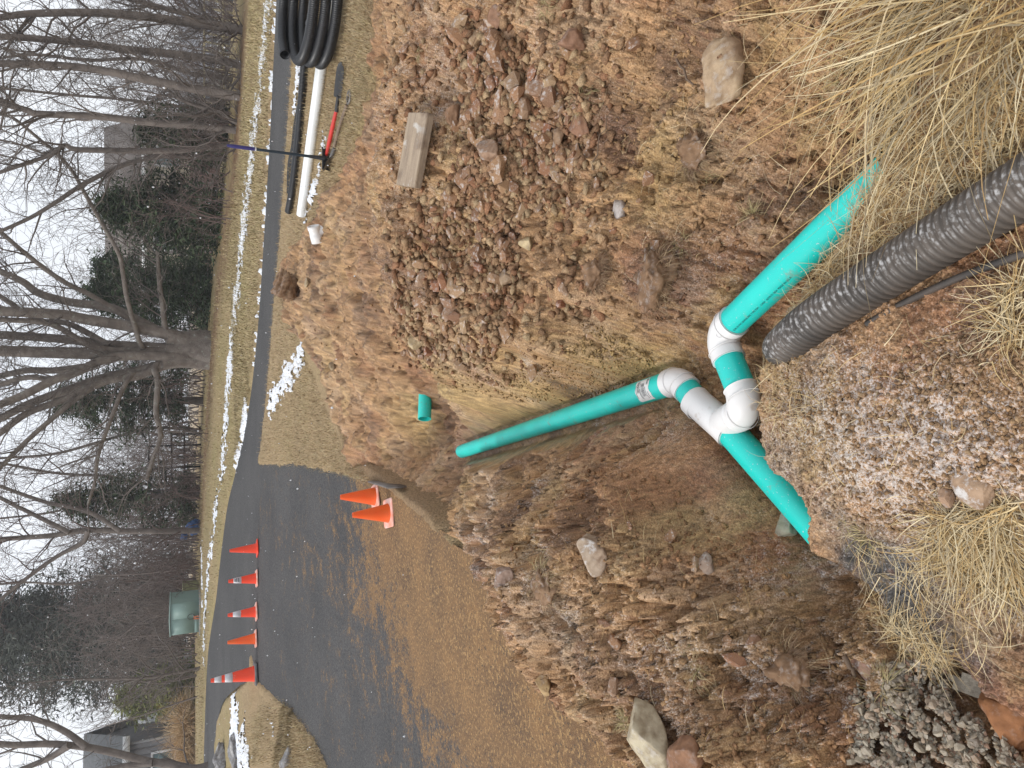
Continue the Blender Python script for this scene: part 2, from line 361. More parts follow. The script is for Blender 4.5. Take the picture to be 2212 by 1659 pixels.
def soil_z(x, y, detail=True):
    x = np.asarray(x, float); y = np.asarray(y, float)
    f = floorf(x, y)
    sd = sd_bank(x, y) + .03 * fbm(x * 6, y * 6, 21, 3)
    bl = sstep(-.045, .02, sd)
    bz = bankf(x, y)
    if detail:
        rk = sstep(-.15, .25, sd_rock(x, y))
        far = sstep(4.5, 8, y)
        # rough spoil: slumps, clods, crumbs
        slump = .075 * fbm(x * 2.1, y * 2.1, 1, 3) + .06 * fbm(x * 6, y * 6, 5, 3)
        d2, i2 = worley(x * 24 + .4 * pn(x * 50, y * 50, 15), y * 24 + .4 * pn(x * 50, y * 50, 16), 3)
        d3, i3 = worley(x * 60, y * 60, 4)
        patch = sstep(-.25, .35, fbm(x * 3.3, y * 3.3, 30, 3))
        wx = x + .05 * fbm(x * 9, y * 9, 8, 3); wy = y + .05 * fbm(x * 9, y * 9, 9, 3)
        clod = (.060 * chunks(wx * 7, wy * 7, 2) * (.25 + .75 * patch) + .034 * chunks(wx * 16, wy * 16, 13) * (.4 + .6 * patch) + .016 * chunks(x * 38, y * 38, 26)
                + .018 * np.sqrt(np.clip(.3 - d2 * d2, 0, 1)) * (i2 > .6) + .010 * np.sqrt(np.clip(.3 - d3 * d3, 0, 1)) * (i3 > .4))
        d0, i0 = worley(x * 4.3 + .6 * fbm(x * 6, y * 6, 18, 3), y * 4.3 + .6 * fbm(x * 6, y * 6, 19, 3), 6)
        lump = .13 * np.sqrt(np.clip(.34 - d0 * d0, 0, 1)) * (.25 + .75 * i0) * (1 - .5 * rk)
        crack = .035 * (1 - sstep(0, .10, np.abs(pn(x * 5.5, y * 5.5, 23)))) * patch + .018 * (1 - sstep(0, .12, np.abs(pn(x * 15, y * 15, 24))))
        lh = 1 + .55 * sstep(-.05, -.35, x) * sstep(6.2, 5.2, y)
        clod = clod * lh + lump * lh - crack * lh - .03 * lh
        fine = .010 * fbm(x * 45, y * 45, 12, 3)
        # scraped, wet trench sides: digger-tooth grooves running down the slope
        wet = trench_wet(x, y)
        u = x * .55 + y * .83; v = x * .83 - y * .55
        groove = .013 * np.abs(pn(v * 16 + .8 * pn(u * 4, v * 4, 51), u * 2.5, 50)) + .006 * np.abs(pn(v * 40, u * 6, 52)) + .016 * fbm(x * 12, y * 12, 53, 4) + .007 * fbm(x * 50, y * 50, 57, 2) + .006 * np.sqrt(np.clip(.3 - d3 * d3, 0, 1)) * (i3 > .6)
        f = f + slump * (1 - .6 * wet) + (clod + fine) * (1 - .66 * wet) * (1 + .15 * far) + groove * wet * 3.4 + .02 * rk * fbm(x * 12, y * 12, 60, 2)
        bz = bz + .012 * fbm(x * 7, y * 7, 70, 3) + .022 * np.sqrt(np.clip(.3 - d2 * d2, 0, 1)) * (i2 > .6) + .014 * np.sqrt(np.clip(.3 - d3 * d3, 0, 1)) * (i3 > .35) + .0035 * fbm(x * 90, y * 90, 72, 2)
    for A_, B_, off, stp in carve:          # bed each pipe lies in
        e_ = B_[:2] - A_[:2]; tt = np.clip(((x - A_[0]) * e_[0] + (y - A_[1]) * e_[1]) / (e_ @ e_), 0, 1)
        dd = np.hypot(x - A_[0] - tt * e_[0], y - A_[1] - tt * e_[1]); pz = A_[2] + (B_[2] - A_[2]) * tt
        cap = pz + off + stp * np.clip(dd - .085, 0, None) * (1 + .5 * pn(x * 5, y * 5, 67)) + .02 * fbm(x * 8, y * 8, 66, 2)
        cap = np.where((tt <= 0) | (tt >= 1), cap + dd * 1.5, cap)
        f = np.minimum(f, cap)
    z = f * (1 - bl) + bz * bl
    z = z - .07 * sstep(-.01, .07, sd_grav(x, y))
    g = base(x, y)
    k = sstep(-.05, .26, soil_mask(x, y) if detail else sd_soil(x, y))
    return (g - .09) * (1 - k) + z * k
wet_pts = [(1000, 980), (1100, 955), (1200, 925), (1350, 880), (1450, 820), (1560, 900), (1680, 1040), (1760, 1130)]
wet_line = [P(X, Y, -.3) for X, Y in wet_pts]
wet2 = [P(1450, 740, -.25), P(1560, 660, -.22), P(1680, 560, -.2)]
wet3 = [P(1560, 1010, -.1), P(1500, 1060, -.02), P(1620, 1160, -.1)]
def trench_wet(x, y):
    d = np.minimum(dline(x, y, wet_line), np.minimum(dline(x, y, wet2), dline(x, y, wet3) * 1.6))
    return 1 - sstep(.09, .28, d + .08 * fbm(x * 5, y * 5, 33, 2))

# road, drive and lawn
def roadline(px): return [P(X, Y, base_guess) [:2] for X, Y, base_guess in px]
road_near = [np.array(v) for v in ((30, 5.0), (14, 7.6))] + roadline([(642, 0, .25), (622, 300, .25), (590, 700, .3), (576, 880, .33), (563, 1000, .36)]) + [np.array((-2.0, 12.9)), np.array((-4.6, 13.3)), np.array((-5.3, 13.6))] + \
            roadline([(505, 1505, .58), (486, 1550, .68), (472, 1610, .8), (468, 1659, .85)]) + [np.array((-13, 18.2)), np.array((-22, 22))]
road_far = [np.array(v) for v in ((30, 7.2), (14, 9.6))] + roadline([(597, 0, .25), (583, 300, .25), (558, 700, .3), (541, 850, .38), (525, 950, .45), (490, 1100, .65), (462, 1300, .88), (450, 1400, .95), (441, 1600, 1.0)]) + [np.array((-16, 26)), np.array((-24, 30))]
road_poly = np.array(road_near + road_far[::-1])
drive_right = roadline([(563, 1010, .36), (640, 1012, .2), (700, 1022, .08), (745, 1032, 0)])
island = roadline([(712, 1659, .06), (690, 1600, .08), (655, 1545, .14), (610, 1500, .26), (575, 1476, .4), (556, 1470, .5), (535, 1480, .52), (505, 1505, .58), (486, 1550, .68), (472, 1610, .8), (468, 1659, .85)])
drive_poly = np.array([np.array((-1.9, 12.95))] + drive_right + [np.array(v) for v in ((-1.0, 6.4), (-1.2, 4.6), (-1.3, 3.4), (-1.72, 2.3), (-2.0, 1.7), (-2.0, -3), (-9, -3), (-8, 5), (-6.2, 7.6))] + island[:6] + [np.array((-4.7, 13.4))])
asphalt_sd = lutify(lambda x, y: np.maximum(sdpoly(x, y, road_poly), sdpoly(x, y, drive_poly)), -24, 18, 0, 32, .05)
island_c = np.array((-6.6, 11.6))
def ground_z(x, y):
    g = base(x, y)
    sd = asphalt_sd(x, y) + .05 * fbm(x * 3, y * 3, 80, 3) + .03 * pn(x * 14, y * 14, 83)
    up = sstep(.02, -.10, sd)
    isl = .22 * np.exp(-((x - island_c[0]) / 1.6) ** 2 - ((y - island_c[1]) / 2.0) ** 2) * sstep(0, -.8, sd)
    z = g - .05 + .085 * up + isl + .012 * fbm(x * 2.5, y * 2.5, 85, 3) * up + .006 * pn(x * 13, y * 13, 88) * up
    drop = sstep(.06, .3, sd_soil(x, y))
    return z - .75 * drop

def fan(ys, nc, k0=-1.15, k1=1.2, ext=()):
    k = np.linspace(k0, k1, nc); ys = np.asarray(ys, float)
    xs = k[None, :] * (.5 * ys[:, None] + .4)
    if len(ext):
        e = np.asarray(ext, float)
        xs = np.hstack([xs[:, :1] - e[::-1][None, :] * 1.0, xs, xs[:, -1:] + e[None, :]])
    return xs, np.broadcast_to(ys[:, None], xs.shape)
def geo(y0, y1, r):
    n = int(math.log(y1 / y0) / r) + 1
    return y0 * np.exp(np.linspace(0, math.log(y1 / y0), n))

# lawn sheet, out to the horizon
ys = np.concatenate([[-400, -120, -40, -15, -5, -2], np.arange(-1, 5, .3), geo(5, 30, .0075), geo(30.8, 420, .06)[0:]])
ysx = np.maximum(ys, 0)
k = np.linspace(-1.2, 1.2, 520); xs = k[None, :] * (.5 * ysx[:, None] + .6)
e = np.array([2, 8, 25, 70, 180, 420.]); xs = np.hstack([xs[:, :1] - e[::-1], xs, xs[:, -1:] + e])
yy = np.broadcast_to(ys[:, None], xs.shape)
gz = ground_z(xs, yy)
n1 = fbm(xs * .7, yy * .7, 90, 3); n2 = fbm(xs * 5, yy * 5, 92, 3); n3 = pn(xs * 23, yy * 23, 94)
tan = np.array((.44, .32, .185)); green = np.array((.34, .30, .13)); dead = np.array((.24, .17, .09)); litter = np.array((.20, .11, .065))
fargreen = sstep(13, 17, yy) * sstep(40, 25, yy)
gf = np.clip(.02 + .42 * fargreen + .5 * n1 + .3 * n2, 0, 1)[..., None]
gc = tan * (1 - gf) + green * gf
df = np.clip(.3 * n2 + .5 * n3 + .1, 0, 1)[..., None]; gc = gc * (1 - df) + dead * df
lit_line = [D(540, 100, 18), D(520, 400, 18.5)[:3], D(462, 620, 22), D(448, 760, 23), D(440, 1000, 25), D(432, 1150, 27)]
lf = (np.exp(-(dline(xs, yy, lit_line) / 1.1) ** 2) * np.clip(.8 + n2, 0, 1))[..., None]
gc = gc * (1 - lf) + litter * lf
mf = (np.exp(-(dline(xs, yy, [P(800, 1020, -.05), P(930, 1080, -.1)]) / .55) ** 2) * np.clip(1.1 + n2, 0, 1))[..., None]
gc = gc * (1 - mf) + np.array((.30, .20, .115)) * mf
m_lawn = M_vcol('dry lawn', .95, 60, .6, 55, .02)
ground = link('ground', arr_mesh('ground', np.stack([xs, yy, gz], -1).reshape(-1, 3), grid_faces(*xs.shape), gc.reshape(-1, 3), True), None, m_lawn)
tag(ground, 'dry tan winter lawn running back to the trees', kind='structure')

# asphalt: road and drive
def asphalt_mat(name, road):
    m, t, b = nodes(name)
    a = t.nodes.new('ShaderNodeAttribute'); a.attribute_name = 'Col'
    o = mixc(t, nse(t, 42, 5, .36, .64, rough=.8), (.085, .083, .083), (.024, .024, .026))
    o = mixc(t, nse(t, .9, 4, .35, .65), o, mixc(t, 1, o, (1.35, 1.33, 1.3), 'MULTIPLY'))
    o = mixc(t, nse(t, 110, 2, .62, .70), o, (.19, .18, .165))
    if not road:
        at = t.nodes.new('ShaderNodeAttribute'); at.attribute_name = 'mud'
        mp = t.nodes.new('ShaderNodeMath'); mp.operation = 'ADD'
        s1n = t.nodes.new('ShaderNodeMath'); s1n.operation = 'MULTIPLY_ADD'; s1n.inputs[1].default_value = .62; t.links.new(nse(t, 34, 6, .25, .75, rough=.85), s1n.inputs[0]); sh_ = t.nodes.new('ShaderNodeMath'); sh_.operation = 'MULTIPLY'; sh_.inputs[1].default_value = .5; t.links.new(nse(t, 5, 5, .25, .75, rough=.7), sh_.inputs[0]); t.links.new(sh_.outputs[0], s1n.inputs[2]); s1 = s1n.outputs[0]; s2 = t.nodes.new('ShaderNodeMath'); s2.operation = 'MULTIPLY_ADD'; s2.inputs[1].default_value = 2.0; s2.inputs[2].default_value = -1.1
        t.links.new(s1, s2.inputs[0]); t.links.new(at.outputs['Fac'], mp.inputs[0]); t.links.new(s2.outputs[0], mp.inputs[1])
        th = t.nodes.new('ShaderNodeMapRange'); th.inputs['From Min'].default_value = .34; th.inputs['From Max'].default_value = .58
        t.links.new(mp.outputs[0], th.inputs['Value'])
        mud = mixc(t, nse(t, 2.2, 6, .3, .7, rough=.7), (.33, .19, .085), (.15, .095, .058))
        mud = mixc(t, nse(t, 50, 4, .52, .62), mud, (.44, .28, .13)); mud = mixc(t, nse(t, 60, 3, .58, .66), mud, (.10, .075, .055))
        o = mixc(t, th.outputs['Result'], o, mixc(t, nse(t, 220, 3, .4, .6), mud, mixc(t, 1, mud, (.6, .56, .52), 'MULTIPLY')))
    t.links.new(o, b.inputs['Base Color']); b.inputs['Roughness'].default_value = .8; b.inputs['Specular IOR Level'].default_value = .22
    bump(t, b, 160, .006, 1); return m
def strip(near, far, n, k):
    A = spline(near, n); B = spline(far, n); tt = np.linspace(0, 1, k)[None, :, None]
    return A[:, None, :] * (1 - tt) + B[:, None, :] * tt
def resample(pts, n):
    p = np.asarray(pts); d = np.concatenate([[0], np.cumsum(np.hypot(*np.diff(p, axis=0).T))]); t = np.linspace(0, d[-1], n)
    return np.stack([np.interp(t, d, p[:, 0]), np.interp(t, d, p[:, 1])], -1)
rg = strip(resample(road_near, 60), resample(road_far, 60), 160, 18)
rz = base(rg[..., 0], rg[..., 1])
road = link('road', arr_mesh('road', np.dstack([rg, rz]).reshape(-1, 3), grid_faces(*rz.shape), None, True), None, asphalt_mat('asphalt road', True))
tag(road, 'dark wet asphalt lane crossing behind the works', kind='structure')
dx = np.linspace(-9, .1, 180); dy = np.linspace(-2, 14.4, 300)
gx, gy = np.meshgrid(dx, dy)
keep = sdpoly(gx, gy, drive_poly) > -.12
dz = base(gx, gy) + .004
mud_line = [P(1320, 1640, -.1), P(1180, 1500, -.1), P(1050, 1380, -.1), P(950, 1250, -.1), P(900, 1120, -.1), P(860, 1050, -.1)]
md = dline(gx, gy, mud_line)
mudv = 1.15 * np.exp(-(md / .8) ** 2) + .30 * np.exp(-(md / 2.0) ** 2) + .16 * np.exp(-(np.abs(gx + 2.3) / .35) ** 2) * (gy > 5) + .12 * np.exp(-(md / 3.2) ** 2) + .14 * fbm(gx * 1.2, gy * .8, 200, 3)
Fd = grid_faces(*gx.shape); Fd = Fd[keep.ravel()[Fd].all(1)]
drive = link('driveway', arr_mesh('driveway', np.stack([gx, gy, dz], -1).reshape(-1, 3), Fd, None, True, {'mud': mudv.ravel()}), None, asphalt_mat('muddy asphalt', False))
tag(drive, 'asphalt driveway smeared with orange mud', kind='structure')

# ------------------------------------------------------------------ excavated soil
ys = geo(.62, 9.9, .0040); xs, yy = fan(ys, 540, -1.22, 1.3)
xs = np.array(xs); yy = np.array(yy)
sz = soil_z(xs, yy)
msk = soil_mask(xs, yy)
blobs = [  # (X, Y, z, radius px, colour, strength)
    (1000, 840, 0, 70, 'ochre', .9), (930, 790, .1, 60, 'ochre', .9), (1300, 780, 0, 80, 'ochre', .7), (1400, 800, -.2, 40, 'ochre', .8), (1100, 830, 0, 60, 'ochre', .8), (1000, 760, .15, 70, 'tan', .7),
    (860, 900, -.1, 40, 'ochre', .5), (900, 930, -.3, 40, 'ochre', .6), (1450, 300, 0, 70, 'ochre', .6), (1420, 430, 0, 50, 'ochre', .5), (1000, 1040, -.1, 40, 'ochre', .7), (1060, 1010, -.1, 30, 'tan', .7),
    (1180, 1040, .1, 45, 'tan', .8), (1060, 1130, .05, 60, 'pale', .55), (700, 800, .2, 90, 'tan', .6), (680, 620, .4, 60, 'tan', .4), (850, 60, .3, 60, 'tan', .5), (900, 60, .3, 80, 'tan', .5),
    (850, 230, .3, 70, 'red', .5), (810, 200, .2, 70, 'red', .6), (1650, 600, -.2, 80, 'red', .7), (1550, 650, -.2, 60, 'red', .6), (1700, 450, -.1, 70, 'brown', .7), (1600, 300, 0, 90, 'brown', .6),
    (1400, 590, .03, 70, 'dark', .75), (1480, 690, -.1, 60, 'red', .4), (1350, 980, -.2, 70, 'red', .7), (1500, 1050, -.05, 90, 'red', .75), (1600, 1150, -.1, 80, 'red', .7), (1430, 1150, .05, 60, 'dark', .6),
    (1640, 1230, -.1, 50, 'red', .6), (1700, 1350, -.1, 80, 'ochre', .45), (1650, 1400, 0, 70, 'dark', .55), (1300, 1350, .1, 60, 'grey', .6), (1750, 1560, -.1, 70, 'red', .5), (1600, 1500, .02, 60, 'dark', .4),
    (1560, 1100, -.1, 40, 'ochre', .5), (1000, 970, -.4, 60, 'dkred', .8), (1060, 960, -.4, 60, 'dkred', .7), (1420, 960, -.2, 30, 'ochre', .4), (1800, 1130, 0, 40, 'grey', .6), (1700, 1000, 0, 60, 'grey', .7),
    (2000, 1330, 0, 130, 'asph', .97), (2120, 1380, 0, 90, 'asph', .97), (1880, 1230, 0, 40, 'asph', .7), (2200, 1330, 0, 80, 'asph', .95), (1720, 800, 0, 60, 'tan', .4), (2180, 1540, 0, 50, 'red', .9),
    (1440, 640, -.05, 40, 'dkred', .5), (760, 1000, .1, 40, 'red', .4), (800, 960, 0, 60, 'red', .3), (2000, 650, .05, 130, 'brown', .5), (1300, 640, .03, 60, 'brown', .4), (1560, 760, -.25, 40, 'brown', .5)]
pal = dict(ochre=(.50, .36, .16), tan=(.53, .38, .22), pale=(.62, .52, .41), red=(.33, .15, .075), dkred=(.26, .15, .105), brown=(.33, .195, .11), dark=(.17, .10, .062), grey=(.36, .30, .24), asph=(.095, .09, .085))
basec = np.array((.45, .275, .14))
def soil_col(x, y):
    c = np.broadcast_to(basec, x.shape + (3,)).copy()
    wx = x + .06 * fbm(x * 4, y * 4, 100, 3); wy = y + .08 * fbm(x * 4, y * 4, 104, 3)
    for X, Y, z, r, cn_, st in blobs:
        p = P(X, Y, z); zc = np.linalg.norm(p - (0, 0, CAMH)); rx = r * K * zc / F * 1.25
        ry = rx * 1.5
        f = st * np.exp(-((wx - p[0]) / rx) ** 2 - ((wy - p[1]) / ry) ** 2)
        if cn_ == 'asph': f = sstep(.25, .55, f)
        c = c * (1 - f[..., None]) + np.array(pal[cn_]) * f[..., None]
    return c
def frost_amt(x, y):
    f = .12 * np.ones(x.shape)
    for X, Y, z, r, st in [(2000, 1000, .1, 200, 1.15), (1760, 900, .03, 120, .9), (1900, 880, .1, 120, .9), (2100, 1100, .1, 120, .5), (1050, 1150, .05, 110, .85), (1150, 1080, .1, 70, .5), (1250, 1250, .1, 150, .6), (1500, 1600, .1, 170, .6),
                           (1800, 1500, -.1, 130, .8), (1750, 1250, -.2, 70, .8), (1450, 1450, .1, 130, .6), (1000, 700, .2, 110, .4), (1050, 250, .2, 220, .5), (1450, 560, 0, 120, .3), (1150, 800, .05, 60, .9), (1680, 700, 0, 60, .8),
                           (1900, 1500, -.1, 100, .7), (1620, 950, -.2, 60, .6), (1300, 900, -.3, 60, .5), (1480, 930, -.25, 60, .6)]:
        p = P(X, Y, z); zc = np.linalg.norm(p - (0, 0, CAMH)); rx = r * K * zc / F * 1.2
        f = np.maximum(f, st * np.exp(-((x - p[0]) / rx) ** 2 - ((y - p[1]) / (rx * 1.5)) ** 2))
    return f
sc_ = soil_col(xs, yy)
for cc_, sd3, st3 in (((.46, .32, .15), 160, .7), ((.30, .145, .075), 170, .7), ((.19, .11, .068), 180, .75), ((.50, .36, .24), 190, .5)):
    f3 = (st3 * sstep(.05, .45, fbm(xs * 2.3 + .3 * pn(xs * 9, yy * 9, sd3 + 5), yy * 2.3, sd3, 4)) * (sc_[..., 2] > .075))[..., None]; sc_ = sc_ * (1 - f3) + np.array(cc_) * f3
va = fbm(xs * 3, yy * 3, 110, 4); vb = fbm(xs * 14, yy * 14, 114, 3); d3, i3 = worley(xs * 45, yy * 45, 118)
sc_ *= (1 + .22 * va + .22 * vb)[..., None]
cr_ = np.clip((i3 - .72) * 3, 0, 1) * (d3 < .4) * .5
sc_ = sc_ * (1 - cr_[..., None]) + np.array((.45, .30, .15)) * cr_[..., None]
cr_ = np.clip((.18 - i3) * 5, 0, 1) * (d3 < .45) * .5
sc_ = sc_ * (1 - cr_[..., None]) + np.array((.22, .09, .05)) * cr_[..., None]
gr_ = np.random.default_rng(8)
sc_ = sc_ * (1 + .24 * gr_.normal(0, 1, xs.shape).clip(-2, 2))[..., None].clip(.35, 1.7)
sz = sz + gr_.normal(0, 1, xs.shape).clip(-2, 2) * .0016 * np.sqrt(yy) * (1 - .55 * trench_wet(xs, yy))
wetv = trench_wet(xs, yy)
sc_ *= 1.1 * (1 - .10 * wetv)[..., None]
def soil_material():
    m, t, b = nodes('clay soil')
    a = t.nodes.new('ShaderNodeAttribute'); a.attribute_name = 'Col'
    wa = t.nodes.new('ShaderNodeAttribute'); wa.attribute_name = 'wet'
    fa = t.nodes.new('ShaderNodeAttribute'); fa.attribute_name = 'frost'
    c = a.outputs['Color']
    gn = nse(t, 170, 3, .35, .65, rough=.65)
    c = mixc(t, gn, c, mixc(t, 1, c, (.52, .47, .43), 'MULTIPLY'))
    # frost dust
    g = t.nodes.new('ShaderNodeNewGeometry'); sp = t.nodes.new('ShaderNodeSeparateXYZ'); t.links.new(g.outputs['Normal'], sp.inputs['Vector'])
    up = t.nodes.new('ShaderNodeMapRange'); up.inputs['From Min'].default_value = .3; up.inputs['From Max'].default_value = .85; t.links.new(sp.outputs['Z'], up.inputs['Value'])
    s3 = t.nodes.new('ShaderNodeMath'); s3.operation = 'SUBTRACT'; t.links.new(fa.outputs['Fac'], s3.inputs[0]); t.links.new(gn, s3.inputs[1])
    th = t.nodes.new('ShaderNodeMapRange'); th.inputs['From Min'].default_value = -.15; th.inputs['From Max'].default_value = .6; th.inputs['To Max'].default_value = .72; t.links.new(s3.outputs[0], th.inputs['Value'])
    mm = t.nodes.new('ShaderNodeMath'); mm.operation = 'MULTIPLY'; t.links.new(th.outputs['Result'], mm.inputs[0]); t.links.new(up.outputs['Result'], mm.inputs[1])
    c = mixc(t, mm.outputs[0], c, (.66, .64, .63))
    t.links.new(c, b.inputs['Base Color'])
    rr = t.nodes.new('ShaderNodeMapRange'); rr.inputs['To Min'].default_value = .66; rr.inputs['To Max'].default_value = .30; t.links.new(wa.outputs['Fac'], rr.inputs['Value'])
    t.links.new(rr.outputs['Result'], b.inputs['Roughness']); b.inputs['Specular IOR Level'].default_value = .35
    bump(t, b, 150, .006, 2)
    return m
m_soil = soil_material()
ff = grid_faces(*xs.shape); inside = (msk > -.22).ravel(); ff = ff[inside[ff].any(1)]
wet_attr = np.clip(wetv * .9 + .18 * (fbm(xs * 5, yy * 5, 120, 2) > .2), 0, 1)
dirt = link('excavated_soil', arr_mesh('excavated_soil', np.stack([xs, yy, sz], -1).reshape(-1, 3), ff, sc_.reshape(-1, 3), True,
            {'wet': wet_attr.ravel(), 'frost': (frost_amt(xs, yy) * .8 - .07 + .35 * fbm(xs * 5, yy * 5, 130, 4) + .25 * fbm(xs * 30, yy * 30, 134, 2)).ravel()}), None, m_soil)
tag(dirt, 'dug red-brown clay with trench, spoil heaps and a light dusting of snow', kind='structure')
lx = np.linspace(-3.2, 5.0, 600); ly = np.linspace(.45, 10, 680)
_gx, _gy = np.meshgrid(lx, ly)
LUT = soil_z(_gx, _gy)
def sz_at(x, y):
    fx = np.clip((np.asarray(x) - lx[0]) / (lx[1] - lx[0]), 0, len(lx) - 1.001); fy = np.clip((np.asarray(y) - ly[0]) / (ly[1] - ly[0]), 0, len(ly) - 1.001)
    i = fx.astype(int); j = fy.astype(int); u = fx - i; v = fy - j
    return (LUT[j, i] * (1 - u) + LUT[j, i + 1] * u) * (1 - v) + (LUT[j + 1, i] * (1 - u) + LUT[j + 1, i + 1] * u) * v
def soil_hits(px):                     # where lines of sight meet the dug soil
    px = np.asarray(px, float); a = 384 - px[:, 1] * K; b = px[:, 0] * K - 512
    d = np.stack([a, F * CP - b * SP, -(F * SP + b * CP)], -1); n = len(px)
    t = np.linspace(.0014, .0125, 260); o_ = np.array((0, 0, CAMH)); j = np.arange(n)
    p = d[:, None, :] * t[None, :, None] + o_
    i = np.maximum(np.argmax(p[..., 2] < sz_at(p[..., 0], p[..., 1]), axis=1), 1)
    lo, hi = t[i - 1], t[i]
    for _ in range(9):
        mid = (lo + hi) / 2; q = d * mid[:, None] + o_; below = q[:, 2] < sz_at(q[:, 0], q[:, 1])
        hi = np.where(below, mid, hi); lo = np.where(below, lo, mid)
    q = d * hi[:, None] + o_; q[:, 2] = sz_at(q[:, 0], q[:, 1]); return q
def G(X, Y): return soil_hits([(X, Y)])[0]
def GL(X, Y):                          # ... and the lawn or asphalt
    d = ray(X, Y); t = np.linspace(.004, .07, 2500); p = np.array((0, 0, CAMH)) + d[None] * t[:, None]
    h = base(p[:, 0], p[:, 1]) + .03 * (asphalt_sd(p[:, 0], p[:, 1]) < 0); i = int(np.argmax(p[:, 2] < h)); return np.array((p[i, 0], p[i, 1], h[i]))

# ------------------------------------------------------------------ stones and clods
def rock_mesh(name, seed, npts=16, flat=(1, .8, .6)):
    r = random.Random(seed); bm = bmesh.new()
    for i in range(npts):
        v = Vector((r.gauss(0, 1), r.gauss(0, 1), r.gauss(0, 1))).normalized() * r.uniform(.75, 1.05)
        bm.verts.new((v.x * flat[0], v.y * flat[1], v.z * flat[2]))
    res = bmesh.ops.convex_hull(bm, input=bm.verts)
    bmesh.ops.delete(bm, geom=[g for g in res['geom_interior'] if isinstance(g, bmesh.types.BMVert)], context='VERTS')
    bmesh.ops.recalc_face_normals(bm, faces=bm.faces)
    me = bpy.data.meshes.new(name); bm.to_mesh(me); bm.free(); return me
def rough_rock(name, seed, flat=(1, .8, .6), amp=.12):        # a bigger stone seen close: broken faces with chipped edges
    r = random.Random(seed); bm = bmesh.new(); bmesh.ops.create_icosphere(bm, subdivisions=4, radius=1)
    planes = []
    for i in range(11):
        v = Vector((r.gauss(0, 1), r.gauss(0, 1), r.gauss(0, 1))).normalized(); planes.append((v, r.uniform(.55, .85)))
    co = np.array([v.co[:] for v in bm.verts])
    for v, d in planes:
        n = np.array(v[:]); k = co @ n; co -= np.outer(np.clip(k - d, 0, None), n)
    nn = fbm(co[:, 0] * 2 + co[:, 2] * 3 + seed, co[:, 1] * 2 - co[:, 2] * 2, seed % 50, 4) + .5 * fbm(co[:, 0] * 7 + co[:, 2] * 5, co[:, 1] * 7 - co[:, 2] * 6, 7, 3)
    co *= (1 + amp * nn)[:, None]; co *= np.array(flat)
    for v, c in zip(bm.verts, co): v.co = c
    for f in bm.faces: f.smooth = True
    me = bpy.data.meshes.new(name); bm.to_mesh(me); bm.free(); return me
m_rock = frosty('spoil stone', [(.25, .135, .075), (.33, .19, .105), (.40, .25, .14), (.30, .135, .075), (.43, .30, .18), (.35, .23, .15), (.28, .15, .09)], .6, 3)
m_gravel = frosty('limestone gravel', [(.38, .33, .25), (.45, .39, .30), (.33, .28, .21), (.50, .45, .36), (.40, .29, .20), (.37, .33, .28)], .3, 4, .85, bs=4, bd=.0003)
rock_v = [rock_mesh('rock', 100 + i, 15 + i % 5, (1, rnd.uniform(.6, .95), rnd.uniform(.4, .75))) for i in range(14)]
for me in rock_v: me.materials.append(m_rock)
grav_v = [rock_mesh('stone', 300 + i, 16 + i % 4, (1, rnd.uniform(.65, .95), rnd.uniform(.5, .8))) for i in range(10)]
for me in grav_v:
    me.materials.append(m_gravel)
    me.polygons.foreach_set('use_smooth', [False] * len(me.polygons))
def in_poly_px(poly, n, seed):
    r = np.random.default_rng(seed); p = np.array(poly, float); lo, hi = p.min(0), p.max(0); out_ = []
    while len(out_) < n:
        q = r.uniform(lo, hi, (n * 3, 2)); q = q[sdpoly(q[:, 0], q[:, 1], p) > 0]; out_ += q.tolist()
    return np.array(out_[:n])
r_ = np.random.default_rng(5)
# three hundred stones of the heap, each its own object
px = np.vstack([in_poly_px(rock_zone_px, 240, 1), in_poly_px([(800, 20), (850, 500), (880, 800), (1150, 850), (1350, 700), (1500, 400), (1350, 40)], 35, 2), in_poly_px([(1050, 1100), (1150, 1350), (1350, 1620), (1700, 1620), (1700, 1300), (1300, 1050)], 25, 3)])
hit = soil_hits(px)
for i, q in enumerate(hit):
    o = bpy.data.objects.new('rock', rock_v[i % 14]); COL.objects.link(o); o.parent = dirt
    s_ = (.024 + .034 * r_.random() ** 1.4 + (.026 if r_.random() < .16 else 0)) * (.98 if i < 240 else (.8 if i < 275 else .5))
    o.scale = (s_ * r_.uniform(.9, 1.35), s_, s_ * r_.uniform(.8, 1.2)); o.location = (q[0], q[1], q[2] + s_ * .12)
    o.rotation_euler = (r_.normal(0, .5), r_.normal(0, .5), r_.uniform(0, 6.28))
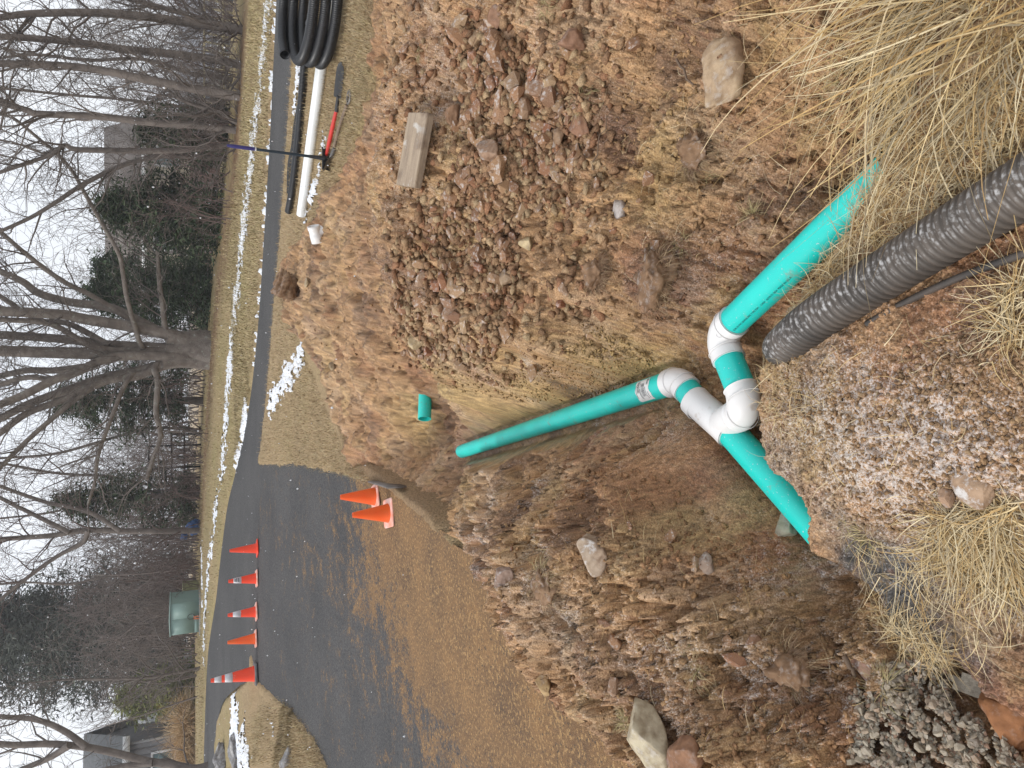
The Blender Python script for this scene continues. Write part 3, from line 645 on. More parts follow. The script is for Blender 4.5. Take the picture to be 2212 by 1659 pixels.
# smaller stones, crumbs and clods, uncountable
ico = [(np.array([v.co[:] for v in me.vertices]), np.array([[l for l in p.vertices] for p in me.polygons])) for me in [rock_mesh('c', 500 + i, 9, (1, .85, .7)) for i in range(10)]]
lumps = []
for i in range(8):
    bm = bmesh.new(); bmesh.ops.create_icosphere(bm, subdivisions=3, radius=1); co = np.array([v.co[:] for v in bm.verts]); fc_ = np.array([[v.index for v in f.verts] for f in bm.faces]); bm.free()
    nn = 1 + .30 * fbm(co[:, 0] * 1.3 + co[:, 2] * 1.1 + 9 * i, co[:, 1] * 1.3 - co[:, 2] * .7, i, 3) + .22 * fbm(co[:, 0] * 4 + co[:, 2] * 3.3 + 5 * i, co[:, 1] * 4 - co[:, 2] * 2.9, i + 20, 3)
    lumps.append((co * nn[:, None] * np.array((1, .8, .62)), fc_))
def crumbs(name, px, size, cols, label, mat, sink=.2, seed=0, hits=None, blend=.65, pw=2.5, big=9):
    r = np.random.default_rng(seed); h = soil_hits(px) if hits is None else hits; mb = MB()
    sz_ = size[0] + (size[1] - size[0]) * r.random(len(h)) ** pw
    loc_c = soil_col(h[:, 0], h[:, 1])
    ci = r.integers(0, len(cols), len(h))
    for i, q in enumerate(h):
        V, Fc = ico[i % 10] if sz_[i] < big else lumps[i % 8]; a = r.uniform(0, 6.28); t_ = r.normal(0, .5)
        ca, sa, ct, st = math.cos(a), math.sin(a), math.cos(t_), math.sin(t_)
        Rm = np.array([[ca, -sa * ct, sa * st], [sa, ca * ct, -ca * st], [0, st, ct]])
        mb.add((V * sz_[i]) @ Rm.T + q + (0, 0, sz_[i] * (.5 - sink) * .6), Fc, (np.array(cols[ci[i]]) * (1 - blend) + loc_c[i] * blend) * r.uniform(.8, 1.25))
    o = link(name, mb.mesh(name), dirt, mat); tag(o, label, kind='stuff'); return o
m_crumb = M_vcol('soil crumb', .85, 160, .5, 220, .004)
pr = [(.36, .22, .125), (.42, .28, .165), (.30, .17, .10), (.31, .15, .085), (.48, .35, .21), (.26, .15, .09)]
px = np.vstack([in_poly_px(rock_zone_px, 3600, 11), in_poly_px([(830, -20), (835, 800), (1100, 850), (1300, 700), (1350, 400), (1350, -20)], 1500, 12)])
crumbs('small_stone', px, (.008, .040), pr, 'small broken stones scattered over the rocky heap', m_crumb, .15, 3, None, .2, 1.8)
px = np.vstack([in_poly_px([(1000, 1060), (1080, 1300), (1300, 1560), (1400, 1659), (1900, 1659), (1850, 1450), (1700, 1230), (1400, 1000), (1250, 990)], 2600, 13),
                in_poly_px([(1350, -20), (1300, 700), (1420, 700), (1560, 640), (1850, 360), (1900, -20)], 1700, 14),
                in_poly_px([(660, 720), (640, 520), (700, 420), (800, 400), (830, 830), (760, 950)], 500, 15), in_poly_px([(780, 0), (770, 330), (840, 400), (850, 0)], 200, 16)])
crumbs('soil_clod', px, (.003, .021), pr[:4] + [(.15, .085, .05), (.28, .2, .13)], 'loose crumbs and clods of clay on the spoil heaps', m_crumb, .45, 4, None, 1.0, 3.2)
px = np.vstack([in_poly_px([(1660, 760), (1650, 1000), (1780, 1130), (2000, 1150), (2230, 1120), (2230, 640), (2000, 740), (1850, 800)], 3600, 17)])
crumbs('bank_grit', px, (.0022, .011), [(.30, .19, .11), (.36, .25, .15), (.24, .13, .08), (.42, .33, .22), (.22, .17, .13)], 'coarse grit and pebbles on the near bank', m_crumb, .2, 5)
px = np.vstack([in_poly_px([(870, 700), (900, 800), (1000, 850), (1150, 870), (1380, 850), (1420, 780), (1300, 700), (1150, 800), (1060, 800), (960, 800)], 1500, 18)])
crumbs('ochre_crumb', px, (.004, .016), [(.42, .29, .13), (.45, .33, .17), (.36, .23, .10), (.30, .19, .1)], 'yellow ochre crumbs on the heap flank above the pipe', m_crumb, .2, 6)

# stones that stand out, one by one
def big_rock(X, Y, sx, sy, sz, rz, cols, label, seed, frost=.4, tilt=(0, 0), lift=.35, nm='boulder', amp=.12):
    q = G(X, Y); o = link(nm, rough_rock(nm, seed, (sx, sy, sz), amp), None, frosty('stone %d' % seed, cols, frost, 30, .8, False, 60, .003))
    o.location = q + (0, 0, sz * lift); o.rotation_euler = (tilt[0], tilt[1], rz)
    return tag(o, label, 'rock')
big_rock(1572, 168, .145, .10, .075, .3, [(.36, .24, .15), (.45, .33, .21), (.30, .19, .12)], 'big flat tan rock with a yellow patch, beside the dry grass tuft', 21, .25, (.15, .2), .3)
big_rock(1342, 455, .052, .040, .034, .2, [(.42, .36, .32), (.50, .45, .42), (.36, .30, .27)], 'rounded pale pinkish stone alone on the brown slope', 22, .5)
big_rock(1142, 525, .058, .04, .035, 1.3, [(.48, .36, .18), (.55, .44, .27), (.42, .30, .15)], 'smooth yellow stone at the lower edge of the rocky heap', 23, .2)
big_rock(905, 738, .075, .055, .05, .9, [(.46, .35, .19), (.52, .42, .27), (.40, .29, .16)], 'angular yellowish rock near the left crest of the heap', 24, .3)
big_rock(1420, 1592, .13, .10, .085, .6, [(.46, .38, .24), (.52, .45, .32), (.36, .29, .2)], 'large pale cream boulder at the edge of the muddy drive', 25, .35, lift=.5)
big_rock(1492, 1625, .085, .065, .055, 2.2, [(.24, .12, .07), (.30, .16, .09), (.2, .1, .06)], 'brown split block of stone against the cream boulder', 26, .15, lift=.6)
big_rock(1288, 1195, .085, .06, .055, .3, [(.40, .29, .20), (.46, .36, .27), (.33, .22, .15)], 'frosted tan stone in the middle of the left heap', 27, .8)
big_rock(1090, 1245, .09, .055, .035, 2.0, [(.27, .18, .14), (.33, .24, .19)], 'flat purplish slab at the foot of the left heap', 28, .6)
big_rock(1180, 1480, .05, .06, .035, .4, [(.47, .33, .17), (.4, .27, .13)], 'upright ochre flake where the heap meets the drive', 29, .2)
big_rock(1258, 275, .085, .06, .05, .7, [(.25, .13, .08), (.32, .18, .11)], 'reddish cracked slab below the plank', 30, .3)
big_rock(1210, 300, .06, .05, .04, 1.7, [(.27, .17, .1), (.34, .23, .15)], 'split brown stone touching the reddish slab', 31, .4)
big_rock(1245, 92, .075, .05, .06, 1.2, [(.26, .14, .09), (.32, .19, .12)], 'reddish brown stone between two tufts at the heap edge', 32, .3)
big_rock(985, 250, .06, .05, .04, 2.5, [(.29, .17, .1), (.35, .22, .14)], 'squared brown stone under the end of the plank', 33, .3)
big_rock(1085, 40, .07, .06, .05, .5, [(.26, .14, .085), (.33, .2, .13)], 'dark red stone at the far right of the heap', 34, .3)
big_rock(1702, 1140, .055, .045, .035, .2, [(.36, .34, .25), (.42, .4, .31)], 'rough greenish grey stone beside the buried pipe', 35, .3)
big_rock(1880, 1440, .065, .05, .035, .5, [(.33, .19, .14), (.40, .26, .2)], 'frosted red block at the tip of the straw mat', 36, .9, amp=.08)
big_rock(2195, 1545, .085, .075, .05, .5, [(.28, .12, .05), (.34, .16, .07)], 'lump of orange clay half covering the grey gravel', 37, .15, amp=.2)
big_rock(1530, 1215, .04, .028, .03, .5, [(.33, .24, .18), (.4, .31, .25)], 'small frosted stone low on the left heap', 38, .8)
big_rock(720, 790, .055, .045, .035, .5, [(.40, .31, .19), (.33, .25, .16)], 'grey-tan stone alone on the far spoil heap', 39, .2)
big_rock(665, 612, .06, .05, .03, .5, [(.40, .31, .19), (.45, .35, .22)], 'pale stone just under the dark clump on the far heap', 40, .2)
big_rock(2105, 1050, .055, .045, .022, .9, [(.38, .25, .16), (.44, .31, .21)], 'flat pinkish stone set in the frosted near bank', 41, .8, lift=-.15)
big_rock(2050, 1075, .026, .02, .018, .2, [(.36, .22, .14), (.42, .29, .2)], 'small rounded stone on the near bank beside a flat one', 42, .6)
big_rock(1100, 600, .05, .045, .04, .3, [(.36, .26, .17), (.42, .31, .21)], 'large tan stone in the lower part of the rocky heap', 43, .5)
big_rock(1060, 330, .085, .06, .05, 1.1, [(.32, .2, .13), (.38, .26, .18)], 'broad frosted brown rock just below the plank', 44, .7)

# gravel bed in the near corner
gpx = in_poly_px(grav_px, 5600, 21); gh = soil_hits(gpx)
bedx, bedy = np.meshgrid(np.linspace(-1.15, -.2, 60), np.linspace(.6, 1.6, 60))
def grav_bump(x, y): return .034 * sstep(-.01, .07, sd_grav(x, y))
bz_ = soil_z(bedx, bedy, False) + grav_bump(bedx, bedy) - .016
_bf = grid_faces(60, 60); _bf = _bf[(sd_grav(bedx, bedy) > .055).ravel()[_bf].all(1)]
gravel = link('gravel_bed', arr_mesh('gravel_bed', np.stack([bedx, bedy, bz_], -1).reshape(-1, 3), _bf, None, True), None, M_plain('gravel dust', (.34, .30, .24), .95, (.22, .19, .15), 60, 120, .004))
tag(gravel, 'bed of grey limestone chippings in the near corner', kind='structure')
for i in range(300):
    x, y = gh[i, :2]; s_ = .0085 + .0075 * r_.random() ** 1.5 + (.007 if r_.random() < .06 else 0)
    z = soil_z(x, y, False) + grav_bump(x, y) - .002 + .012 * r_.random()
    o = bpy.data.objects.new('stone', grav_v[i % 10]); COL.objects.link(o); o.parent = gravel
    o.scale = (s_ * r_.uniform(.9, 1.3), s_, s_); o.location = (x, y, z); o.rotation_euler = (r_.normal(0, .8), r_.normal(0, .8), r_.uniform(0, 6.28))
h = gh[300:].copy(); h[:, 2] = soil_z(h[:, 0], h[:, 1], False) + grav_bump(h[:, 0], h[:, 1]) - .010
o = crumbs('chipping', None, (.006, .0135), [(.42, .37, .29), (.48, .43, .35), (.36, .31, .24), (.42, .33, .23), (.36, .23, .16)], 'smaller chippings filling the gravel bed', m_crumb, .3, 8, h, 0); o.parent = gravel

# ------------------------------------------------------------------ drain pipes
m_teal, t_, b_ = nodes('teal pvc')
o_ = mixc(t_, nse(t_, 5), (.010, .62, .54), (.014, .55, .49))
o_ = mixc(t_, nse(t_, 120, 3, .66, .72), o_, (.45, .6, .58)); o_ = mixc(t_, nse(t_, 11, 6, .60, .74, rough=.7), o_, (.24, .25, .17))
t_.links.new(o_, b_.inputs['Base Color']); b_.inputs['Roughness'].default_value = .38
m_white = M_plain('white pvc', (.78, .77, .76), .42, (.70, .69, .68), 8, dirt=((.45, .38, .32), 14, .66))
m_ink = M_plain('black ink', (.02, .025, .03), .7)
m_paper = M_plain('white paper', (.75, .75, .73), .7, (.68, .68, .67), 30)
def fillet(pts, rb, n=10):              # polyline with rounded corners; returns list of straight/arc pieces
    pts = [np.asarray(p, float) for p in pts]; pieces = []; cur = pts[0]
    for i in range(1, len(pts) - 1):
        p = pts[i]; u = p - pts[i - 1]; u /= np.linalg.norm(u); v = pts[i + 1] - p; v /= np.linalg.norm(v)
        ang = math.acos(max(-1, min(1, float(u @ v)))); d = rb[i - 1] * math.tan(ang / 2)
        a, b = p - u * d, p + v * d
        nrm = v - u * (u @ v); nrm /= np.linalg.norm(nrm); c = a + nrm * rb[i - 1]
        th = np.linspace(0, ang, n)
        arc = np.array([c - nrm * rb[i - 1] * math.cos(t) + u * rb[i - 1] * math.sin(t) for t in th])
        pieces.append(('s', cur, a)); pieces.append(('a', arc, u, v)); cur = b
    pieces.append(('s', cur, pts[-1])); return pieces
PR, FR = .0535, .0600
asm_loc = P(1570, 900, -.2)
asm = empty('drain_pipe_assembly', asm_loc, 'teal drain pipes joined by white elbows and a wye in the trench', 'pipe')
def part(name, mb, mat, parent=asm, smooth=True, loc=asm_loc):
    me = mb.mesh(name, smooth); o = link(name, me, parent, mat)
    if smooth:
        try: me.set_sharp_from_angle(angle=R(40))
        except Exception: pass
    if loc is not None: me.transform(Matrix.Translation(-Vector(loc)))
    return o
def hollow(mb, a, b, r, n=28, wall=.006):
    d = np.asarray(b) - np.asarray(a); L_ = np.linalg.norm(d); k = max(2, int(L_ / .03))
    mb.tube(np.linspace(a, b, k), r, n, False)
    return mb
Lend = P(1790, 1170, -.235); Wl = P(1578, 932, -.205); Wu = P(1503, 868, -.205); E1 = P(1466, 822, -.21)
Lfar = P(998, 975, -.42)
ax_ = (Wu - Lend) / np.linalg.norm(Wu - Lend)
line = fillet([Lend, E1, Lfar], [.075])
# left buried run, short link, long run away
part('pipe', hollow(MB(), Lend, Wl + ax_ * .02, PR), m_teal)
arc = line[1][1]; ua, va_ = line[1][2], line[1][3]
part('pipe', hollow(MB(), Wu - ax_ * .03, arc[0] - ua * .002, PR), m_teal)
mb = MB(); hollow(mb, arc[-1], Lfar, PR); inner = sweep(np.linspace(Lfar, Lfar - va_ * .3, 3), PR - .006, 28); mb.add(*inner)
ra = sweep(np.array([Lfar, Lfar + va_ * 1e-4]), np.array([PR, PR - .006]), 28); mb.add(*ra)
long_pipe = part('pipe', mb, m_teal)
def elbow(name, arc, u, v, col=.045):
    mb = MB(); pth = np.vstack([[arc[0] - u * col, arc[0] - u * .004], arc, [arc[-1] + v * .004, arc[-1] + v * col]])
    rad = np.full(len(pth), FR - .002); rad[:1] = FR + .0012; rad[-1:] = FR + .0012; V, Fq = sweep(pth, rad, 30); mb.add(V, Fq)
    for e_, d_ in ((arc[0] - u * col, u), (arc[-1] + v * col, -v)):      # rim of the socket
        V, Fq = sweep(np.array([e_, e_ + d_ * 1e-4]), np.array([FR, PR - .001]), 30); mb.add(V, Fq)
        mb.add(*sweep(np.linspace(e_ + d_ * .038, e_ + d_ * .042, 3), np.array([FR, FR + .0022, FR]), 30))
    return part(name, mb, m_white)
elbow('elbow', arc, ua, va_, .035)
# wye
Jt = P(1566, 905, -.2); J = Wl + ax_ * float((Jt - Wl) @ ax_)
E2 = P(1618, 884, -.145); E3 = P(1553, 724, -.16); Rend = P(1935, 360, -.03)
br = fillet([J, E2, E3, Rend], [.062, .062])
mb = MB()
wye_a, wye_b = Wl - ax_ * .012, Wu + ax_ * .012
mb.tube(np.linspace(wye_a, wye_b, 8), FR, 30, False)
for e_, s__ in ((wye_a, 1), (wye_b, -1)):
    mb.add(*sweep(np.array([e_, e_ + ax_ * s__ * 1e-4]), np.array([FR, PR - .001]), 30))
    mb.add(*sweep(np.array([e_, e_ + ax_ * s__ * .045, e_ + ax_ * s__ * .047]), np.array([FR + .003, FR + .003, FR]), 30))
bu = br[1][2]
mb.tube(np.linspace(J, br[1][1][0] - bu * .012, 6), FR * .99, 30, False)
part('wye', mb, m_white)
mb = MB(); mb.tube(np.linspace(br[1][1][0] - bu * .016, br[1][1][0] + bu * .004, 3), PR + .001, 30, False); part('joint_ring', mb, m_teal)
elbow('elbow', br[1][1], br[1][2], br[1][3], .008)
part('pipe', hollow(MB(), br[1][1][-1], br[3][1][0], PR), m_teal)
e3 = elbow('elbow', br[3][1], br[3][2], br[3][3], .04)
right_pipe = part('pipe', hollow(MB(), br[3][1][-1], Rend, PR), m_teal)
# moulded roundel on the elbow
ctr = br[3][1][len(br[3][1]) // 2]; outw = np.array((0, -.55, .84))
mb = MB(); Mr = Matrix.Translation(Vector(ctr + outw * (FR - .0015))) @ Vector(outw).to_track_quat('Z', 'Y').to_matrix().to_4x4()
mb.lathe([(0, .0025), (.010, .0025), (.0115, .004), (.013, .0025), (.0135, -.004)], 20, Mr); part('roundel', mb, m_white, e3)

def text_mesh(txt, size):
    cu = bpy.data.curves.new('print', 'FONT'); cu.body = txt; cu.size = size; cu.resolution_u = 2
    ob = bpy.data.objects.new('print', cu); COL.objects.link(ob)
    dg = bpy.context.evaluated_depsgraph_get(); dg.update()
    me = bpy.data.meshes.new_from_object(ob.evaluated_get(dg)); bpy.data.objects.remove(ob); bpy.data.curves.remove(cu)
    return me
def wrap_on_pipe(me, a, axis, up, rad, x0, ang0, flip=1):
    """lay flat lettering on a pipe: x along the axis, y round the wall"""
    axis = Vector(axis).normalized(); up = Vector(up); up = (up - axis * up.dot(axis)).normalized(); side = axis.cross(up)
    for v in me.vertices:
        th = ang0 + flip * v.co.y / rad
        p = Vector(a) + axis * (x0 + v.co.x) + (up * math.cos(th) + side * math.sin(th)) * (rad + v.co.z)
        v.co = p - Vector(asm_loc)
    return me
rdir = (Rend - br[3][1][-1]) / np.linalg.norm(Rend - br[3][1][-1])
me = text_mesh('SDR-35 PVC SEWER PIPE TYPE PSM    12454   ASTM D 3034  MADE IN U.S.A', .0105)
o = link('print', wrap_on_pipe(me, br[3][1][-1], rdir, (0, 0, 1), PR + .0006, .05, 1.12, -1), right_pipe, m_ink)
# paper sticker with bar codes on the long pipe
ldir = (Lfar - arc[-1]) / np.linalg.norm(Lfar - arc[-1])
def patch(x0, x1, a0, a1, lift, n=14, kx=6, wav=0):
    V = []
    for i in range(kx + 1):
        for j in range(n + 1):
            V.append((x0 + (x1 - x0) * i / kx + wav * math.sin(j * 1.1), a0 + (a1 - a0) * j / n, lift))
    return np.array(V), grid_faces(kx + 1, n + 1)
def lay(mb_name, items, mat, parent):
    mb = MB(); ax3 = Vector(ldir); up = Vector((0, -.35, 1)); up = (up - ax3 * up.dot(ax3)).normalized(); side = ax3.cross(up)
    for V, Fq in items:
        W_ = [Vector(arc[-1]) + ax3 * v[0] + (up * math.cos(v[1]) + side * math.sin(v[1])) * (PR + v[2]) for v in V]
        mb.add([list(q - Vector(asm_loc)) for q in W_], Fq)
    return part(mb_name, mb, mat, parent, False, None)
stk = lay('sticker', [patch(.115, .225, -1.05, .95, .0012, wav=.003)], m_paper, long_pipe)
items = []; rr2 = random.Random(4)
for (xa, xb, aa, ab_) in ((.150, .175, -.55, .55), (.192, .21, -.15, .8), (.123, .137, .35, .85)):
    an = aa
    while an < ab_:
        wdt = rr2.choice((.012, .018, .03)); items.append(patch(xa, xb, an, an + wdt, .0019, 1, 1)); an += wdt + rr2.choice((.014, .02, .034))
for xl, a0, a1 in ((.142, -.8, .2), (.181, -.8, .6), (.187, -.7, .1), (.129, -.8, -.3), (.216, -.6, .5)):
    an = a0
    while an < a1:
        wdt = rr2.uniform(.03, .09); items.append(patch(xl, xl + .0035, an, an + wdt, .0019, 2, 1)); an += wdt + .02
lay('barcode', items, m_ink, stk)

# cut stub on the far side of the pit
s0 = P(917, 905, -.27); s1 = P(919, 845, -.31); s1 = s0 + (s1 - s0) / np.linalg.norm(s1 - s0) * .5
sd_ = (s1 - s0) / np.linalg.norm(s1 - s0)
mb = MB(); hollow(mb, s0, s1, .058); mb.add(*sweep(np.array([s0, s0 - sd_ * 1e-4]), np.array([.052, .058]), 28)); mb.add(*sweep(np.linspace(s0, s0 + sd_ * .3, 3), .052, 28))
me = mb.mesh('pipe_stub', True); me.transform(Matrix.Translation(-Vector(s0))); o = link('pipe_stub', me, None, m_teal); o.location = s0
tag(o, 'short cut end of teal pipe sticking out of the heap across the pit', 'pipe')

# ------------------------------------------------------------------ corrugated black pipes
def corrugated(pts, r, pitch, depth, n=20, per=4, ends=True, squash=None):
    p = spline(pts, 400); d = np.concatenate([[0], np.cumsum(np.linalg.norm(np.diff(p, axis=0), axis=1))])
    k = int(d[-1] / pitch * per); t = np.linspace(0, d[-1], k)
    q = np.stack([np.interp(t, d, p[:, i]) for i in range(3)], -1)
    for _ in range(2): q[1:-1] = (q[:-2] + q[1:-1] * 2 + q[2:]) / 4
    prof = np.array([0, 1, 1, 0]) if per == 4 else np.array([0, .7, 1, 1, 1, .7])
    rad = r - depth + depth * np.resize(prof, k)
    V, Fq = sweep(q, rad, n); mb = MB(); mb.add(V, Fq)
    if ends:
        for e_, nx in ((q[0], q[3]), (q[-1], q[-4])):
            u = (nx - e_) / np.linalg.norm(nx - e_)
            mb.add(*sweep(np.array([e_, e_ + u * 1e-4, e_ + u * .12]), np.array([rad[0], rad[0] - .004, rad[0] - .004]), n))
            mb.add(*sweep(np.array([e_ + u * .119, e_ + u * .12]), np.array([rad[0] - .004, .001]), n))
    return mb
m_black = M_plain('black polyethylene', (.012, .013, .015), .38, (.018, .018, .02), 8, spec=.5, dirt=((.06, .055, .05), 18, .66))
m_oldblack, t_, b_ = nodes('weathered black polyethylene')
o_ = mixc(t_, nse(t_, 7, 5, .35, .65), (.045, .039, .034), (.11, .09, .074))
g_ = t_.nodes.new('ShaderNodeNewGeometry'); sp_ = t_.nodes.new('ShaderNodeSeparateXYZ'); t_.links.new(g_.outputs['Normal'], sp_.inputs['Vector'])
up_ = t_.nodes.new('ShaderNodeMapRange'); up_.inputs['From Min'].default_value = .70; up_.inputs['From Max'].default_value = .95; t_.links.new(sp_.outputs['Z'], up_.inputs['Value'])
mu_ = t_.nodes.new('ShaderNodeMath'); mu_.operation = 'MULTIPLY'; t_.links.new(up_.outputs['Result'], mu_.inputs[0]); t_.links.new(nse(t_, 80, 4, .48, .70), mu_.inputs[1])
o_ = mixc(t_, mu_.outputs[0], o_, (.44, .43, .42)); t_.links.new(o_, b_.inputs['Base Color']); b_.inputs['Roughness'].default_value = .55
def lay_top(o, loc):
    o.data.transform(Matrix.Translation(-Vector(loc))); o.location = loc; return o
bpts = [P(1690, 752, -.045), P(1705, 738, .015), P(1760, 692, .062), P(1900, 600, .09), P(2050, 505, .12), P(2212, 405, .15), P(2400, 290, .18)]
o = link('corrugated_drain_pipe', corrugated(bpts, .061, .0205, .011, 30, 6).mesh('corrugated_drain_pipe', True), None, m_oldblack)
lay_top(o, bpts[3]); tag(o, 'weathered black corrugated downspout pipe with snow on its ribs, on the near bank', 'pipe')
# landscape edging strip beside it
ed = [P(1880, 700, .045), P(1960, 655, .055), P(2080, 600, .085), P(2230, 545, .11), P(2400, 480, .13)]
mb = MB(); ep = spline(ed, 40); mb.tube(ep + (0, 0, .012), .009, 10); V = np.vstack([ep + (0, 0, .01), ep - (0, 0, .06)]); mb.add(V, [(i, i + 1, 41 + i, 40 + i) for i in range(39)])
V2 = V + np.array((.004, .006, 0)); mb.add(V2, [(i, i + 1, 41 + i, 40 + i) for i in range(39)])
o = link('garden_edging', mb.mesh('garden_edging', True), None, M_plain('dirty black plastic', (.03, .028, .027), .5, (.08, .065, .055), 14)); lay_top(o, ed[0]); tag(o, 'black plastic garden edging half buried beside the corrugated pipe', 'edging')

zl = lambda X, Y, h: GL(X, Y) + (0, 0, h)
ra_ = [zl(632, 458, .05), zl(642, 400, .05), zl(655, 290, .05), zl(664, 180, .05), zl(672, 95, .05), zl(676, 20, .05)]
o = link('corrugated_drain_pipe', corrugated(ra_, .05, .016, .006, 18, 4).mesh('corrugated_drain_pipe', True), None, m_black); lay_top(o, ra_[0]); tag(o, 'straight length of new black corrugated pipe lying behind the white pipe', 'pipe')
wp = [zl(662, 465, .06), zl(720, 60, .06)]; wp.append(wp[1] + (wp[1] - wp[0]) * .35)
wp[2][2] = wp[1][2]
mb = MB(); mb.tube(np.linspace(wp[0], wp[2], 30), .057, 28, False); u = (wp[1] - wp[0]) / np.linalg.norm(wp[1] - wp[0])
mb.add(*sweep(np.array([wp[0], wp[0] - u * 1e-4, ]), np.array([.051, .057]), 28)); mb.add(*sweep(np.linspace(wp[0], wp[0] + u * .4, 3), .051, 28))
mb.add(*sweep(np.array([wp[0] + u * .10, wp[0] + u * .101, wp[0] + u * .13]), np.array([.0572, .0605, .0572]), 28))
o = link('white_pipe', mb.mesh('white_pipe', True), None, M_plain('white pipe pvc', (.76, .78, .78), .35, (.70, .72, .72), 3)); lay_top(o, wp[0]); tag(o, 'long white plastic pipe lying on the lawn', 'pipe')
# coil
cc = GL(712, -35); left = GL(735, 125)
rc = .62; cx, cy, cz = left[0] + rc, left[1] + .12, left[2]
pts = []
for i in range(240):
    th = math.pi * .6 + i / 239 * 2 * math.pi * 3.15; tn = i / 239 * 3.15
    pts.append((cx + rc * math.cos(th) * (1 - .02 * tn), cy + .55 * math.sin(th) + .03 * tn, cz + .055 + .098 * tn + .05 * (1 + math.sin(th))))
th0 = pts[-1]
pts = np.array(pts)
o = link('pipe_coil', corrugated(pts[::6], .052, .017, .006, 16, 4).mesh('pipe_coil', True), None, m_black); lay_top(o, (cx, cy, cz)); tag(o, 'coil of new black corrugated pipe stacked at the lawn edge', 'pipe coil')
c2 = [D(668, 48, left[1] + .45), D(678, 62, left[1] + .40), D(690, 84, left[1] + .30), D(701, 100, left[1] + .2), D(712, 106, left[1] + .15), D(722, 100, left[1] + .25), D(726, 60, left[1] + .4), D(724, 0, left[1] + .5)]
ce = link('loose_end', corrugated(c2, .05, .017, .006, 16, 4).mesh('loose_end', True), o, m_black); ce.data.transform(Matrix.Translation(-Vector((cx, cy, cz))))
# flattened black sock hose behind
m_cloth = M_plain('black filter cloth', (.02, .02, .021), .9, (.03, .03, .03), 20)
def ribbon(pts, wdt, nm, label, cat):
    p = spline(pts, 40); T_ = np.gradient(p, axis=0); side = np.cross(T_, (0, 0, 1)); side /= np.linalg.norm(side, axis=1)[:, None]
    ww = (np.sin(np.linspace(.25, math.pi - .1, 40)) ** .5 * wdt)[:, None]
    top = np.stack([p - side * ww, p - side * ww * .4 + (0, 0, .018), p + side * ww * .4 + (0, 0, .018), p + side * ww], 1)
    bot = top.copy(); bot[..., 2] -= .015
    V = np.concatenate([top.reshape(-1, 3), bot[:, ::-1].reshape(-1, 3)]); f1 = grid_faces(40, 4)
    mb = MB(); mb.add(V, np.vstack([f1, f1 + 160])); o = link(nm, mb.mesh(nm, True), None, m_cloth); lay_top(o, pts[0]); return tag(o, label, cat)
ribbon([zl(626, 418, .02), zl(628, 360, .02), zl(636, 320, .02), zl(640, 280, .02), zl(648, 230, .02)], .12, 'filter_sock', 'flattened black filter sock lying behind the straight corrugated pipe', 'filter sock')
ribbon([zl(678, 80, .02), zl(680, 55, .02), zl(682, 15, .02), zl(684, -20, .02)], .07, 'filter_sock', 'strip of flat black sock showing behind the pipe coil', 'filter sock')
# white fitting on the heap edge
q = G(693, 508); Mq = Matrix.Translation(Vector(q) + Vector((0, 0, .05))) @ Matrix.Rotation(R(70), 4, 'Y') @ Matrix.Rotation(R(20), 4, 'X')
mb = MB(); mb.lathe([(.05, -.08), (.062, -.08), (.062, .0), (.058, .004), (.058, .05), (.062, .052), (.062, .09), (.052, .09), (.052, -.08)], 24, Mq)
mb.tube(np.array([Mq @ Vector((0, 0, .0)), Mq @ Vector((.09, 0, .03))]), .05, 20)
o = link('pipe_fitting', mb.mesh('pipe_fitting', True), None, m_white); lay_top(o, q); tag(o, 'white plastic pipe fitting lying at the edge of the far heap', 'pipe fitting')

# ------------------------------------------------------------------ plank, tools, cones
m_wood, t_, b_ = nodes('grey sawn wood')
mp_ = t_.nodes.new('ShaderNodeMapping'); tcw = t_.nodes.new('ShaderNodeTexCoord'); t_.links.new(tcw.outputs['Object'], mp_.inputs['Vector']); mp_.inputs['Scale'].default_value = (4, 60, 60)
o_ = mixc(t_, nse(t_, 1.2, 5, .3, .7, vec=mp_.outputs['Vector']), (.40, .31, .22), (.24, .18, .13)); o_ = mixc(t_, nse(t_, 14, 5, .62, .72), o_, (.52, .48, .43)); o_ = mixc(t_, nse(t_, 7, 5, .58, .7), o_, (.16, .11, .075))
t_.links.new(o_, b_.inputs['Base Color']); b_.inputs['Roughness'].default_value = .85; bump(t_, b_, 60, .003)
pa, pb = G(905, 408), G(950, 250)
ctr = (pa + pb) / 2; dv = pb - pa; dv[2] = dv[2] * .5
bm = bmesh.new(); bmesh.ops.create_cube(bm, size=1); bmesh.ops.scale(bm, vec=(np.linalg.norm(dv) * .98, .175, .04), verts=bm.verts); bmesh.ops.bevel(bm, geom=bm.edges, offset=.003, segments=2, affect='EDGES')
me = bpy.data.meshes.new('plank'); bm.to_mesh(me); bm.free(); o = link('plank', me, None, m_wood)
ex = Vector(dv).normalized(); ey = Vector((0, 0, 1)).cross(ex).normalized(); ey = (ey + Vector((0, 0, .30))).normalized(); ey = (ey - ex * ey.dot(ex)).normalized(); ez = ex.cross(ey)
Mp = Matrix((ex, ey, ez)).transposed().to_4x4(); Mp.translation = Vector(ctr) + Vector((0, 0, .075)); o.matrix_world = Mp
tag(o, 'short weathered plank lying on top of the rocky heap', 'plank')
# dark board on edge in the pit side near the cones
qa, qb = P(812, 1044, .0), P(874, 1046, -.12)
mb = MB(); mb.box((-.008, -.45, -.12), (.008, .45, .04)); o = link('board', mb.mesh('board'), None, M_plain('dark wet board', (.11, .095, .085), .6, (.17, .15, .14), 14)); o.location = (qa + qb) / 2 + (0, 0, .075); o.rotation_euler = (R(-3), 0, R(4))
tag(o, 'thin dark board set on edge beside the two near cones', 'board')

